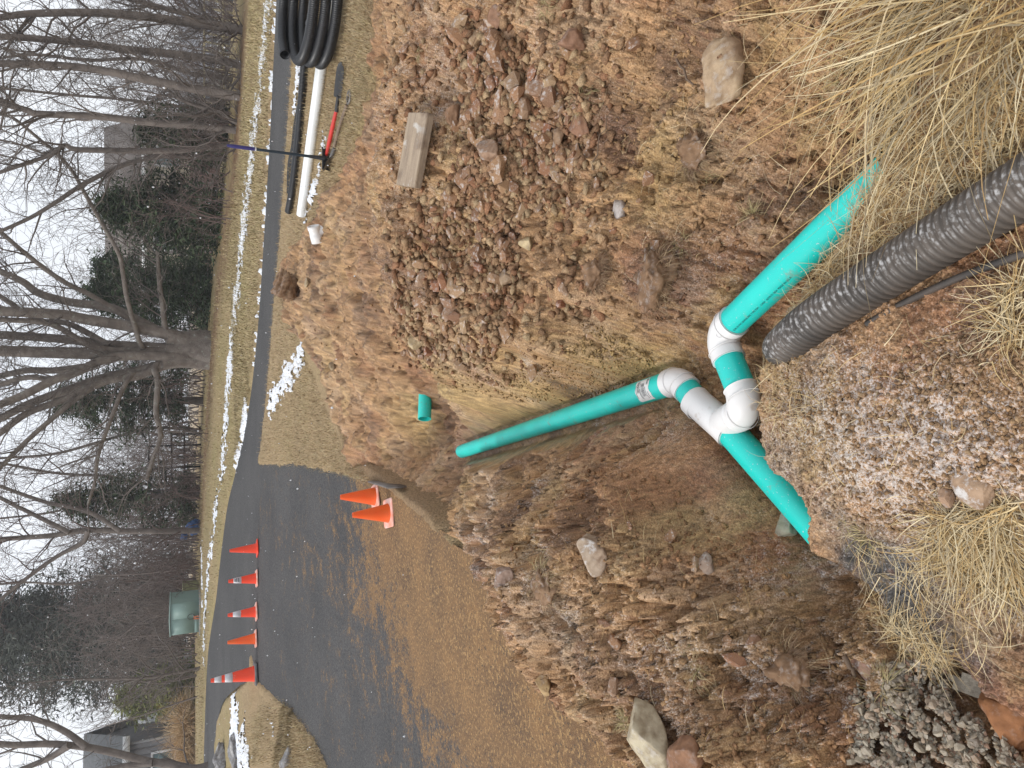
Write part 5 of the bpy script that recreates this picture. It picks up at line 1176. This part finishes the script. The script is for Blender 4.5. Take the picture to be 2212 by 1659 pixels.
# the big many-stemmed tree across the lane
T = Tree(1); ty = 24.0; tb = np.array((D(455, 757, ty)[0], ty, float(base(1, ty)) - .15))
g0 = tb.copy()
T.limb([tb, D(440, 757, ty), D(415, 757, ty), D(395, 760, ty), D(360, 762, ty)], .54, .30, 16)
T.limb([tb + (.2, 0, 0), D(440, 735, ty), D(400, 733, ty - .1), D(360, 728, ty - .2)], .40, .2, 12)
T.limb([tb - (.25, 0, 0), D(440, 778, ty), D(400, 778, ty - .1), D(350, 785, ty - .2)], .38, .18, 12)
stems = [([(415, 742), (380, 725), (281, 705), (182, 689), (132, 679), (0, 672)], .27, .16, -.6), ([(380, 735), (281, 684), (231, 663), (149, 652), (83, 633), (50, 609), (0, 586)], .22, .10, .4),
         ([(400, 750), (380, 752), (231, 745), (185, 738), (132, 732), (0, 723)], .24, .14, .5), ([(410, 758), (397, 758), (298, 761), (198, 763), (99, 761), (0, 758)], .30, .19, 0),
         ([(410, 768), (397, 771), (298, 768), (231, 775), (165, 804), (116, 821), (50, 854), (0, 874)], .23, .12, -.8), ([(410, 774), (380, 778), (298, 801), (231, 814), (149, 841), (66, 871), (0, 904)], .22, .13, .5),
         ([(390, 780), (340, 795), (298, 812), (215, 826), (140, 862), (60, 892), (0, 935)], .2, .1, -.4), ([(300, 806), (284, 811), (265, 841), (238, 910), (212, 983), (205, 1039), (190, 1090)], .12, .05, -1.5),
         ([(345, 780), (334, 798), (341, 824), (337, 891), (347, 940), (331, 990), (317, 1036)], .15, .07, -1.2), ([(365, 730), (357, 712), (351, 659), (344, 609), (341, 560), (337, 527)], .14, .06, -1.0),
         ([(310, 750), (304, 745), (291, 705), (274, 643), (265, 586), (255, 545), (205, 456), (179, 410), (159, 374), (126, 334), (89, 304), (33, 258), (0, 245)], .11, .04, -3.0),
         ([(235, 745), (150, 700), (80, 690), (0, 640)], .13, .08, 1.0), ([(200, 790), (120, 800), (60, 800), (0, 812)], .15, .1, 1.2), ([(240, 820), (180, 850), (100, 915), (50, 960), (0, 1010)], .12, .06, -1), ([(280, 690), (200, 640), (140, 610), (70, 560), (0, 500)], .12, .06, -1.0),
         ([(300, 760), (200, 748), (110, 700), (0, 690)], .14, .08, -.5), ([(110, 820), (60, 815), (0, 830)], .12, .08, .3)]
for pl, r0, r1, dy in stems:
    p, rad = T.limb(pxcurve(pl, ty + (0 if abs(dy) < .1 else -.1), dy, 2.5), r0 * .72, r1 * .72, 9)
    T.sprout(p, rad, 20 if r0 > .2 else 16, (.7, 2.2), 2, .35, .25, 1.0, .005)
T.build(g0, 'huge many-stemmed bare tree standing alone across the lane', m_bark, m_twig)

right_trees = [([(559, 71), (489, 60), (407, 48), (304, 35), (212, 28), (116, 28), (50, 31), (0, 38)], .17, .08, 18.3, 'bare tree forking low, rightmost of the row behind the lane'),
    ([(500, 60), (440, 42), (374, 23), (298, 3), (200, -20)], .12, .06, 18.5, 'slanting bare trunk at the top right corner of the picture'),
    ([(546, 146), (463, 129), (364, 116), (265, 106), (185, 94), (83, 84), (0, 79)], .15, .08, 18.2, 'second straight bare trunk from the right behind the lane'),
    ([(540, 212), (446, 197), (331, 175), (231, 154), (132, 142), (0, 137)], .16, .09, 18.0, 'dark straight bare trunk in front of the far grey roof'),
    ([(530, 284), (427, 271), (331, 265), (205, 251), (83, 246), (60, 238), (20, 228), (0, 222)], .14, .07, 18.6, 'bare trunk rising just right of the blue shovel grip'),
    ([(530, 274), (463, 241), (397, 218), (357, 192), (300, 160)], .09, .04, 18.4, 'thin leaning bare trunk crossing in front of its neighbour'),
    ([(500, 312), (463, 317), (364, 326), (198, 324), (159, 322), (139, 314), (116, 331), (83, 344), (0, 372)], .13, .05, 20.5, 'bare tree with a kinked top above the small cedar'),
    ([(520, 345), (430, 340), (347, 337), (265, 357), (182, 397), (116, 440), (66, 470), (0, 500)], .12, .05, 21.5, 'bare tree bending away to the left above the dark cedar'),
    ([(540, 175), (420, 160), (310, 128), (190, 130), (80, 118), (0, 125)], .08, .04, 21, 'slender bare sapling between two straight trunks'),
    ([(530, 240), (400, 232), (270, 215), (150, 205), (0, 190)], .07, .04, 22.5, 'pale slender bare tree behind the straight trunks')]
for i, (pl, r0, r1, y0, lab) in enumerate(right_trees):
    T = Tree(20 + i); q = pxcurve(pl, y0, .4, 2.5); b0 = q[0].copy(); b0[2] = min(b0[2], float(base(b0[0], b0[1]))) - .1; q = np.vstack([b0, q])
    p, rad = T.limb(q, r0 * .75, r1 * .7, 9); T.sprout(p, rad, 34, (.7, 2.3), 2, .35, .10, 1.1, .0045)
    T.build(b0, lab, m_bark2, m_twig, 'bare trees in a row behind the lane')
left_trees = [([(436, 1146), (297, 1148), (186, 1146), (112, 1157), (56, 1161), (0, 1165)], .14, .09, 27, 'straight bare trunk beside the blue tarpaulin', [[(190, 1146), (178, 1172), (123, 1202), (56, 1250), (0, 1295)], [(150, 1150), (90, 1120), (0, 1075)], [(260, 1147), (190, 1105), (100, 1085), (0, 1050)]], m_twig2),
    ([(438, 1442), (357, 1458), (282, 1466), (149, 1468), (60, 1475)], .09, .03, 25.5, 'thin grey bare sapling in front of the big pine', [], m_twig),
    ([(420, 1661), (372, 1652), (316, 1644), (260, 1629), (186, 1614), (112, 1607), (37, 1609), (0, 1607)], .16, .09, 22, 'crooked bare trunk crossing in front of the grey house', [[(330, 1648), (270, 1655), (200, 1668), (100, 1690)], [(186, 1614), (140, 1580), (80, 1555), (0, 1548)], [(150, 1610), (100, 1640), (0, 1680)]], m_twig),
    ([(432, 1250), (330, 1255), (240, 1245), (150, 1262), (60, 1258), (0, 1262)], .07, .04, 31, 'dim bare tree inside the dark thicket', [], m_twig2),
    ([(436, 1050), (330, 1048), (240, 1030), (120, 1022), (0, 1000)], .09, .05, 30, 'bare reddish tree behind the black fence', [[(300, 1045), (220, 1075), (120, 1105), (0, 1120)]], m_twig2),
    ([(440, 930), (330, 925), (230, 950), (120, 980), (0, 990)], .08, .05, 29, 'bare tree between the big tree and the black fence', [], m_twig2)]
for i, (pl, r0, r1, y0, lab, forks, mt) in enumerate(left_trees):
    T = Tree(50 + i); q = pxcurve(pl, y0, .4, 2.5); b0 = q[0].copy(); b0[2] = float(base(b0[0], b0[1])) - .1; q[0, 2] = max(q[0, 2], b0[2] + .05); q = np.vstack([b0, q])
    p, rad = T.limb(q, r0 * .8, r1 * .75, 9); T.sprout(p, rad, 26 if i != 2 else 10, (.8, 2.6), 2, .3, .12, 1.1, .006)
    for fk in forks:
        p, rad = T.limb(pxcurve(fk, y0, .6, 2), r0 * .6, r1 * .5, 7); T.sprout(p, rad, 14 if i != 2 else 6, (.7, 2.0), 2, .3, .2, 1.0, .006)
    T.build(b0, lab, m_bark2, mt, 'bare trees left of the big tree')

# evergreens: trunk, boughs and sprays of needles
m_needle = M_vcol('needles', .8, 6, .7, spec=.2)
def evergreen(loc, H, rad, N, label, seed, top=.15, cols=((.050, .075, .040), (.066, .10, .050), (.085, .115, .06), (.042, .06, .034)), spray=.22, low=.05, group=None, name='cedar_tree', cat='tree', shape=.8):
    r = np.random.default_rng(seed); e_ = empty(name, loc, label, cat, group); loc = np.asarray(loc, float)
    mb = MB(); mb.tube(np.array([(0, 0, -.1), (0, 0, H * .5), (0, 0, H * .97)]), [rad * .07 + .03, rad * .04 + .02, .01], 8)
    nb = max(16, N // 90); tips = []
    for i in range(nb):
        h = low + (1 - low) * r.random() ** 1.1; R_ = rad * ((1 - h) ** shape * (1 - top) + top * (1 - h ** 6)) * r.uniform(.6, 1.12); an = r.uniform(0, 6.28)
        q = np.array([(0, 0, h * H), (math.cos(an) * R_ * .5, math.sin(an) * R_ * .5, h * H + R_ * .02), (math.cos(an) * R_, math.sin(an) * R_, h * H - R_ * r.uniform(-.1, .18))]); mb.add(*sweep(q, [.025, .015, .005], 4)); tips.append((q, R_))
    link('trunk', mb.mesh('trunk', True), e_, m_bark2)
    bi = r.integers(0, nb, N); t = r.random(N) ** .55; Q = np.array([q for q, _ in tips]); RR = np.array([x for _, x in tips])
    c = np.where(t[:, None] < .5, Q[bi, 0] + (Q[bi, 1] - Q[bi, 0]) * (t * 2)[:, None], Q[bi, 1] + (Q[bi, 2] - Q[bi, 1]) * (t * 2 - 1)[:, None])
    c = c + r.normal(0, 1, (N, 3)) * (spray * (.5 + .5 * t))[:, None] * np.array((1, 1, .6))
    d = r.normal(0, 1, (N, 3)); d[:, 2] = d[:, 2] * .5 - .2; d /= np.linalg.norm(d, axis=1)[:, None]; s2 = np.cross(d, r.normal(0, 1, (N, 3))); s2 /= np.linalg.norm(s2, axis=1)[:, None]
    L_ = r.uniform(.5, 1.3, N)[:, None] * spray; W_ = L_ * r.uniform(.07, .15, (N, 1))
    V = np.stack([c - s2 * W_, c + s2 * W_, c + d * L_], 1).reshape(-1, 3); Fq = np.arange(N * 3).reshape(-1, 3)
    bc = np.array(cols)[r.integers(0, len(cols), nb)] * r.uniform(.75, 1.3, (nb, 1)); C = np.repeat(bc[bi] * r.uniform(.8, 1.2, (N, 1)), 3, 0)
    link('crown', arr_mesh('crown', V, Fq, C), e_, m_needle); return e_
def at_base(X, Y, y): q = D(X, Y, y); q[2] = float(base(q[0], q[1])); return q
evergreen(at_base(500, 470, 23), 3.2, 1.5, 12000, 'broad dark green cedar in the centre of the background right of the big tree', 1, .45, low=.02, shape=.6)
evergreen(at_base(500, 305, 22), 2.3, 1.0, 5000, 'small dark cedar behind the blue shovel grip', 2, .4, low=.02, shape=.6)
evergreen(at_base(470, 645, 26), 3.6, 1.6, 10000, 'dark cedar just right of the big tree trunk', 3, .4, low=.02, shape=.6)
evergreen(at_base(445, 590, 29), 3.8, 1.3, 6000, 'further dark cedar in front of the beige house', 8, .35, low=.05, shape=.7)
evergreen(at_base(445, 865, 28), 4.6, 1.7, 10000, 'dark cedar left of the big tree trunk', 4, .35, low=.15, shape=.6)
evergreen(at_base(438, 1065, 29), 4.6, 1.5, 8000, 'dark cedar left of the black fence', 5, .35, low=.08, shape=.7)
evergreen(at_base(430, 1350, 43), 12.5, 4.0, 50000, 'huge dark pine filling the left background', 6, .35, ((.085, .10, .08), (.11, .125, .098), (.135, .15, .12), (.07, .08, .066)), .34, .06, name='pine_tree', shape=.5)
evergreen(at_base(430, 1290, 39), 9.0, 3.6, 18000, 'second dark pine behind the thicket', 7, .35, ((.075, .082, .07), (.10, .11, .09), (.06, .067, .058)), .32, .06, name='pine_tree', shape=.6)
evergreen(at_base(432, 1482, 33), 2.8, 1.0, 6000, 'yellow-green bushy shrub beside the grey house', 9, .7, ((.20, .22, .075), (.26, .27, .10), (.15, .175, .065)), .30, .02, name='bush', cat='bush', shape=.4)

# brush and far woods that read as one mass
def brush(name, boxes, label, mat, seed, depth=1, rmin=.005):
    T = Tree(seed); r = T.r
    for (x0, x1, y0, y1, h0, h1, n) in boxes:
        for _ in range(n):
            x, y = r.uniform(x0, x1), r.uniform(y0, y1); h = r.uniform(h0, h1); z = float(base(x, y)) - .05
            q = np.array([(x, y, z), (x + r.normal(0, .12 * h), y + r.normal(0, .1 * h), z + h * .5), (x + r.normal(0, .25 * h), y + r.normal(0, .2 * h), z + h)])
            p = spline(q, 7); rad = np.linspace(.006 + .007 * h, rmin, 7); V, Fq = sweep(p, rad, 4); T.twigs.add(V, Fq); T.sprout(p, rad, 7, (.25 * h, .5 * h), depth, .4, .15, 1.0, rmin)
    o = link(name, T.twigs.mesh(name), None, mat); return tag(o, label, 'brush', kind='stuff')
brush('thicket', [(-11.5, -4.5, 28, 36, 1.5, 4.2, 130), (-12.5, -9, 34, 38, 1.5, 4.2, 45)], 'dark tangled thicket of bare stems behind the transformer box', M_plain('thicket bark', (.22, .18, .16), .95, (.15, .125, .115), 2), 91, 1, .008)
brush('undergrowth', [(4, 12, 18.2, 22, .5, 2.0, 90), (-4, 3.5, 25.2, 30, .5, 2.2, 80), (-7, -3, 26, 29, .6, 1.8, 50)], 'low bare undergrowth along the foot of the trees', m_twig2, 92, 1, .005)
brush('far_woods', [(-26, -6, 50, 75, 5, 9, 60), (-8, 12, 48, 75, 4, 8.5, 120), (8, 30, 40, 70, 4, 8, 120)], 'far bare woodland beyond the houses', M_plain('far bark', (.20, .175, .17), 1, (.15, .135, .13), 1), 93, 1, .014)

# ------------------------------------------------------------------ buildings and street things behind
m_siding, t_, b_ = nodes('dark vertical siding')
wv = t_.nodes.new('ShaderNodeTexNoise'); o_ = mixc(t_, nse(t_, 3), (.16, .155, .16), (.20, .195, .198)); t_.links.new(o_, b_.inputs['Base Color']); b_.inputs['Roughness'].default_value = .8
m_shingle = M_plain('grey roof shingle', (.17, .18, .185), .9, (.23, .235, .24), 6, 40, .01)
m_trim = M_plain('white trim', (.78, .79, .79), .6)
m_pane = M_plain('window glass', (.10, .16, .17), .12, (.16, .24, .25), 1.5, spec=.7)
m_beige = M_plain('beige siding', (.50, .44, .32), .8, (.44, .39, .29), 2)
m_brick = M_plain('brown brick', (.22, .13, .105), .9, (.16, .10, .085), 30)
m_dark = M_plain('painted porch shade', (.045, .042, .045), .9)  # shade below the porch roof, put into the colour
def frame_axes(origin, ang):           # local x to the right along the front, y back, z up
    M = Matrix.Rotation(ang, 4, 'Z'); M.translation = Vector(origin); return M
def window(parent, x0, x1, z0, z1, y, fw=.09, bars=(1, 1)):
    mb = MB()
    for a in ((x0, x0 + fw, z0, z1), (x1 - fw, x1, z0, z1), (x0 + fw, x1 - fw, z1 - fw, z1), (x0 + fw, x1 - fw, z0, z0 + fw)): mb.box((a[0], y - .06, a[2]), (a[1], y + .01, a[3]))
    wdo = link('window', mb.mesh('window'), parent, m_trim)
    mb = MB(); n = bars[0] + 1; gw = (x1 - x0 - 2 * fw) / n
    for i in range(n):
        mb = MB(); mb.box((x0 + fw + i * gw + .01, y - .025, z0 + fw), (x0 + fw + (i + 1) * gw - .01, y - .005, z1 - fw)); link('pane', mb.mesh('pane'), wdo, m_pane)
    for i in range(1, n):
        mb = MB(); mb.box((x0 + fw + i * gw - .03, y - .05, z0 + fw), (x0 + fw + i * gw + .03, y, z1 - fw)); link('mullion', mb.mesh('mullion'), wdo, m_trim)
    return wdo
def gable_house(name, label, origin, ang, Wd, Dp, Hw, rise, mwall, mroof, over=.45, planks=0):
    e_ = empty(name, origin, label, 'house'); e_.rotation_euler[2] = ang
    mb = MB(); mb.box((0, 0, -1), (Wd, Dp, Hw)); wl = link('wall', mb.mesh('wall'), e_, mwall)
    for x in (.002, Wd - .002):
        mb = MB(); mb.add([(x, 0, Hw), (x, Dp, Hw), (x, Dp / 2, Hw + rise)], [(0, 1, 2)]); link('gable', mb.mesh('gable'), e_, mwall)
    th = .14; sl_ = rise / (Dp / 2)
    for sgn in (0, 1):
        y0, y1 = (-over, Dp / 2) if sgn == 0 else (Dp + over, Dp / 2); z0 = Hw - over * sl_
        mb = MB(); A = [(-over, y0, z0), (Wd + over, y0, z0), (Wd + over, y1, Hw + rise), (-over, y1, Hw + rise)]; V = A + [(a[0], a[1], a[2] + th) for a in A]
        mb.add(V, [(0, 1, 2, 3), (4, 5, 6, 7), (0, 1, 5, 4), (1, 2, 6, 5), (2, 3, 7, 6), (3, 0, 4, 7)]); rf = link('roof', mb.mesh('roof'), e_, mroof)
        mb = MB(); mb.box((-over, min(y0, y0 + (.03 if sgn else -.03)), z0 - .16), (Wd + over, max(y0, y0 + (.03 if sgn else -.03)), z0 + th)); link('fascia', mb.mesh('fascia'), rf, m_trim)
    if planks:
        n = int(Dp / planks)
        for i in range(n):
            y = (i + .5) * planks; hh = Hw + rise * (1 - abs(y - Dp / 2) / (Dp / 2)) - .1; mb = MB(); mb.box((Wd, y - planks * .43, -.8), (Wd + .035, y + planks * .43, hh)); link('plank', mb.mesh('plank'), wl, mwall)
        n = int(Wd / planks)
        for i in range(n):
            x = (i + .5) * planks; mb = MB(); mb.box((x - planks * .43, -.03, -.8), (x + planks * .43, 0, Hw - .1)); link('plank', mb.mesh('plank'), wl, mwall)
    return e_
# grey house on the left: right front corner at the pale corner board
hc = D(430, 1578, 38); zg = .9; e0 = D(262, 1578, 38)[2] - zg
ang = R(16); Wd = 9.0
org = (hc[0] - Wd * math.cos(ang), 38 - Wd * math.sin(ang), zg)
hs = gable_house('house', 'grey house with dark vertical siding behind the tan grasses', org, ang, Wd, 6.2, e0, 1.7, m_siding, m_shingle, .4, .30)
mb = MB(); mb.box((Wd - .06, -.05, 0), (Wd + .05, .06, e0)); link('corner_board', mb.mesh('corner_board'), hs, M_plain('grey corner board', (.33, .33, .33), .7))
window(hs, Wd - 1.95, Wd - .55, e0 - 2.35, e0 - 1.25, -.035, .10, (0, 0)); window(hs, Wd - 4.2, Wd - 2.1, e0 - 2.3, e0 - .55, -.035, .11, (1, 0)); window(hs, Wd - 7.5, Wd - 5.2, e0 - 2.3, e0 - .55, -.035, .11, (1, 0))
mb = MB(); V = [(0, -2.0, e0 - 2.75), (Wd - .2, -2.0, e0 - 2.75), (Wd - .2, -.04, e0 - 2.45), (0, -.04, e0 - 2.45)]; V += [(a, b, c + .14) for a, b, c in V]; mb.add(V, [(0, 1, 2, 3), (4, 5, 6, 7), (0, 1, 5, 4), (1, 2, 6, 5), (2, 3, 7, 6), (3, 0, 4, 7)]); link('porch_roof', mb.mesh('porch_roof'), hs, m_shingle)
for x in (Wd - .4, Wd - 3.2, Wd - 6): mb = MB(); mb.box((x - .07, -1.95, 0), (x + .07, -1.81, e0 - 2.7)); link('post', mb.mesh('post'), hs, M_plain('orange cedar post', (.38, .19, .09), .7))
mb = MB(); mb.box((.2, -.06, 0), (Wd - .3, -.04, e0 - 2.6)); link('porch_shade', mb.mesh('porch_shade'), hs, m_dark)  # dark sheet standing in for the shade under the porch
sx = D(400, 1535, 45); gh2 = gable_house('house', 'plain pale grey building behind the right end of the grey house', (sx[0] - 2.8, 45, .8), R(8), 5, 5, 2.2, 1.1, M_plain('pale grey siding', (.33, .34, .34), .8), m_shingle, .3)
# beige and brick house between the cedars
bx = D(470, 655, 52); bh = gable_house('house', 'beige house with a brick base glimpsed between the cedars', (bx[0], 52, -.6), R(-6), 11, 8, 4.6, 2.2, m_beige, M_plain('brown shingle', (.20, .17, .15), .9), .4)
mb = MB(); mb.box((-.06, -.06, -.5), (11.06, 8.06, 1.7)); link('brick_base', mb.mesh('brick_base'), bh, m_brick)
for x in (.8, 3.2, 6.0, 8.6): window(bh, x, x + 1.3, 2.3, 3.9, -.01, .12, (1, 0))
mb = MB(); mb.box((4.4, -.14, -.4), (6.8, -.07, 1.5)); link('garage_door', mb.mesh('garage_door'), bh, m_trim)
# long low house with grey roof, far right
rx = D(500, 330, 58); rh = gable_house('house', 'long low house with grey roof and white gutter far right behind trunks', (rx[0], 58, -2.5), R(-4), 22, 8, 1.9, 2.3, M_plain('dark brick wall', (.15, .115, .10), .9, (.2, .15, .13), 20), M_plain('slate grey roof', (.20, .205, .225), .9, (.25, .255, .275), 3), .5)
for x in (3, 7, 11, 15): window(rh, x, x + 1.5, .5, 1.5, -.01, .1, (1, 0))
mb = MB(); mb.box((16, 1.5, 4.0), (17.0, 2.5, 5.0)); link('chimney', mb.mesh('chimney'), rh, m_brick)
# black metal fence frame
fb = at_base(434, 990, 28.5); fe = empty('metal_fence', fb, 'black metal fence panel left of the big tree', 'fence')
for i, dx_ in enumerate((-1.1, -.7, -.3, .1, .5, .9)): mb = MB(); mb.box((dx_ - .035, -.035, -.1), (dx_ + .035, .035, 1.0 if i % 2 else 1.75)); link('post', mb.mesh('post'), fe, m_dksteel)
for z in (.55, .97, 1.7): mb = MB(); mb.box((-1.15, -.02, z), (.95 if z < 1.5 else .5, .02, z + .06)); link('rail', mb.mesh('rail'), fe, m_dksteel)
# pale railing fence far right below the trees
ra0 = at_base(540, 235, 27); rl = empty('railing', ra0, 'weathered tan wooden railing below the far right house', 'railing'); m_ywood = M_plain('pale weathered wood', (.42, .37, .24), .85, (.34, .3, .2), 4)
for i in range(34): mb = MB(); mb.box((i * .3 - .03, -.03, -.6), (i * .3 + .03, .03, .75)); link('baluster', mb.mesh('baluster'), rl, m_ywood)
for z in (.08, .70): mb = MB(); mb.box((-.05, -.05, z), (10.0, -.032, z + .07)); link('rail', mb.mesh('rail'), rl, m_ywood)
# transformer cabinet
tq = at_base(434, 1318, 26); tr = empty('transformer_box', tq, 'green padmount transformer cabinet with split front at the lane edge', 'transformer'); tr.rotation_euler[2] = R(-8)
m_grn = M_plain('green enamel', (.25, .36, .33), .5, (.22, .32, .295), 2, spec=.3)
bm = bmesh.new(); bmesh.ops.create_cube(bm, size=1); bmesh.ops.scale(bm, vec=(1.08, .95, .86), verts=bm.verts); bmesh.ops.translate(bm, vec=(0, 0, .50), verts=bm.verts); bmesh.ops.bevel(bm, geom=bm.edges, offset=.012, segments=2, affect='EDGES'); me = bpy.data.meshes.new('body'); bm.to_mesh(me); bm.free(); link('body', me, tr, m_grn)
for x0, x1, z0 in ((-.525, -.004, .22), (.004, .525, .10)): mb = MB(); mb.box((x0, -.492, z0), (x1, -.474, .90)); link('door', mb.mesh('door'), tr, m_grn)
mb = MB(); mb.box((-.525, -.488, .10), (-.004, -.474, .212)); link('sill_panel', mb.mesh('sill_panel'), tr, m_grn)
mb = MB(); mb.add([(-.56, -.52, .92), (0, -.52, .945), (.56, -.52, .92), (.56, .5, .92), (0, .5, .945), (-.56, .5, .92), (-.56, -.52, .95), (0, -.52, .975), (.56, -.52, .95), (.56, .5, .95), (0, .5, .975), (-.56, .5, .95)], [(6, 7, 10, 11), (7, 8, 9, 10), (0, 1, 7, 6), (1, 2, 8, 7), (2, 3, 9, 8), (5, 0, 6, 11)]); link('lid', mb.mesh('lid'), tr, m_grn)
mb = MB(); mb.box((-.62, -.6, -.15), (.62, .56, .075)); link('pad', mb.mesh('pad'), tr, M_plain('concrete pad', (.34, .33, .31), .9))
mb = MB(); th = np.linspace(0, 2.2 * math.pi, 22); mb.tube(np.array([(.04 + .09 * math.cos(t), -.50, .32 + .10 * math.sin(t)) for t in th]), .007, 6); link('cable', mb.mesh('cable'), tr, m_black)
for x in (-.05, .05): mb = MB(); mb.tube(np.array([(x, -.53, .0), (x * .6, -.515, .24)]), .022, 8); link('marker', mb.mesh('marker'), tr, M_plain('orange marker', (.75, .25, .12), .6))
# service pedestal
pq = at_base(432, 1262, 27); pd = empty('service_pedestal', pq, 'tan-green utility pedestal beside the transformer cabinet', 'pedestal'); m_ped = M_plain('olive tan plastic', (.26, .26, .13), .6)
bm = bmesh.new(); bmesh.ops.create_cube(bm, size=1); bmesh.ops.scale(bm, vec=(.27, .25, .72), verts=bm.verts); bmesh.ops.translate(bm, vec=(0, 0, .2), verts=bm.verts); bmesh.ops.bevel(bm, geom=bm.edges, offset=.015, segments=2, affect='EDGES'); me = bpy.data.meshes.new('body'); bm.to_mesh(me); bm.free(); link('body', me, pd, m_ped)
mb = MB(); mb.box((-.15, -.14, .535), (.15, .14, .575)); link('cap', mb.mesh('cap'), pd, M_plain('pale olive cap', (.36, .36, .22), .6))
# blue tarpaulin heaps
for (X, Y, sx_, sz_, lab, sd__) in ((419, 1140, .34, .26, 'crumpled blue tarpaulin heap under the bare tree left of the fence', 1), (398, 1157, .22, .14, 'small scrap of blue tarpaulin caught higher in the thicket', 2)):
    q = D(X, Y, 27.6); o = link('tarpaulin', rough_rock('tarpaulin', 80 + sd__, (sx_, sx_ * .6, sz_), .35), None, M_plain('blue tarpaulin', (.03, .09, .26), .45, (.05, .13, .33), 4)); o.location = q; tag(o, lab, 'tarpaulin')
# pampas clumps before the house
palp = np.array([(.60, .40, .21), (.66, .48, .28), (.50, .31, .16), (.72, .56, .36)])
for i, (Y, h, lab) in enumerate(((1545, 1.5, 'tan pampas clump beside the yellow-green shrub, first of the row'), (1567, 1.7, 'tan pampas clump under the corner of the grey house'), (1590, 1.35, 'tan pampas clump under the right window of the grey house'), (1617, 1.4, 'tan pampas clump before the porch post'), (1645, 1.3, 'last tan pampas clump at the picture edge'))):
    q = at_base(428, Y, 31.5); q[2] -= .02; mk('pampas_grass', [tuft(q, .35, 520, (h * .6, h * 1.1), (0, 0, .9), .95, (.6, 2.4), (.012, .026), 400 + i, 5, palp, .3)], lab, 'ornamental grass', loc=q)['group'] = 'pampas row before the grey house'
# rocks on the island
for i, (X, Y, sx_, sy_, sz_, lab) in enumerate(((585, 1612, .16, .42, .12, 'long grey weathered log-like rock in the island snow'), (515, 1625, .35, .4, .16, 'grey striped boulder at the back of the island'), (485, 1640, .35, .3, .2, 'brownish grey boulder beside the lane on the island'), (628, 1640, .14, .3, .12, 'dark grey rock low on the island grass'))):
    q = GL(X, Y); o = link('boulder', rough_rock('boulder', 110 + i, (sx_, sy_, sz_), .2), None, frosty('island rock %d' % i, [(.17, .165, .17), (.27, .27, .28), (.13, .115, .10)], .8, 6, .85, False, 12, .02)); o.location = q + (0, 0, sz_ * .35); o.rotation_euler[2] = .3 * i; tag(o, lab, 'rock')

# ------------------------------------------------------------------ air full of fine snow
mh = bpy.data.materials.new('snowy air'); mh.use_nodes = True; th_ = mh.node_tree; th_.nodes.remove(th_.nodes['Principled BSDF'])
pv = th_.nodes.new('ShaderNodeVolumePrincipled'); pv.inputs['Color'].default_value = (.93, .95, .98, 1); pv.inputs['Density'].default_value = HAZE; pv.inputs['Anisotropy'].default_value = .2
th_.links.new(pv.outputs['Volume'], th_.nodes['Material Output'].inputs['Volume'])
o = link('haze', MB().box((-430, -430, -9), (430, 430, 18)).mesh('haze'), None, mh); tag(o, 'thin haze of falling snow', 'haze', kind='stuff')
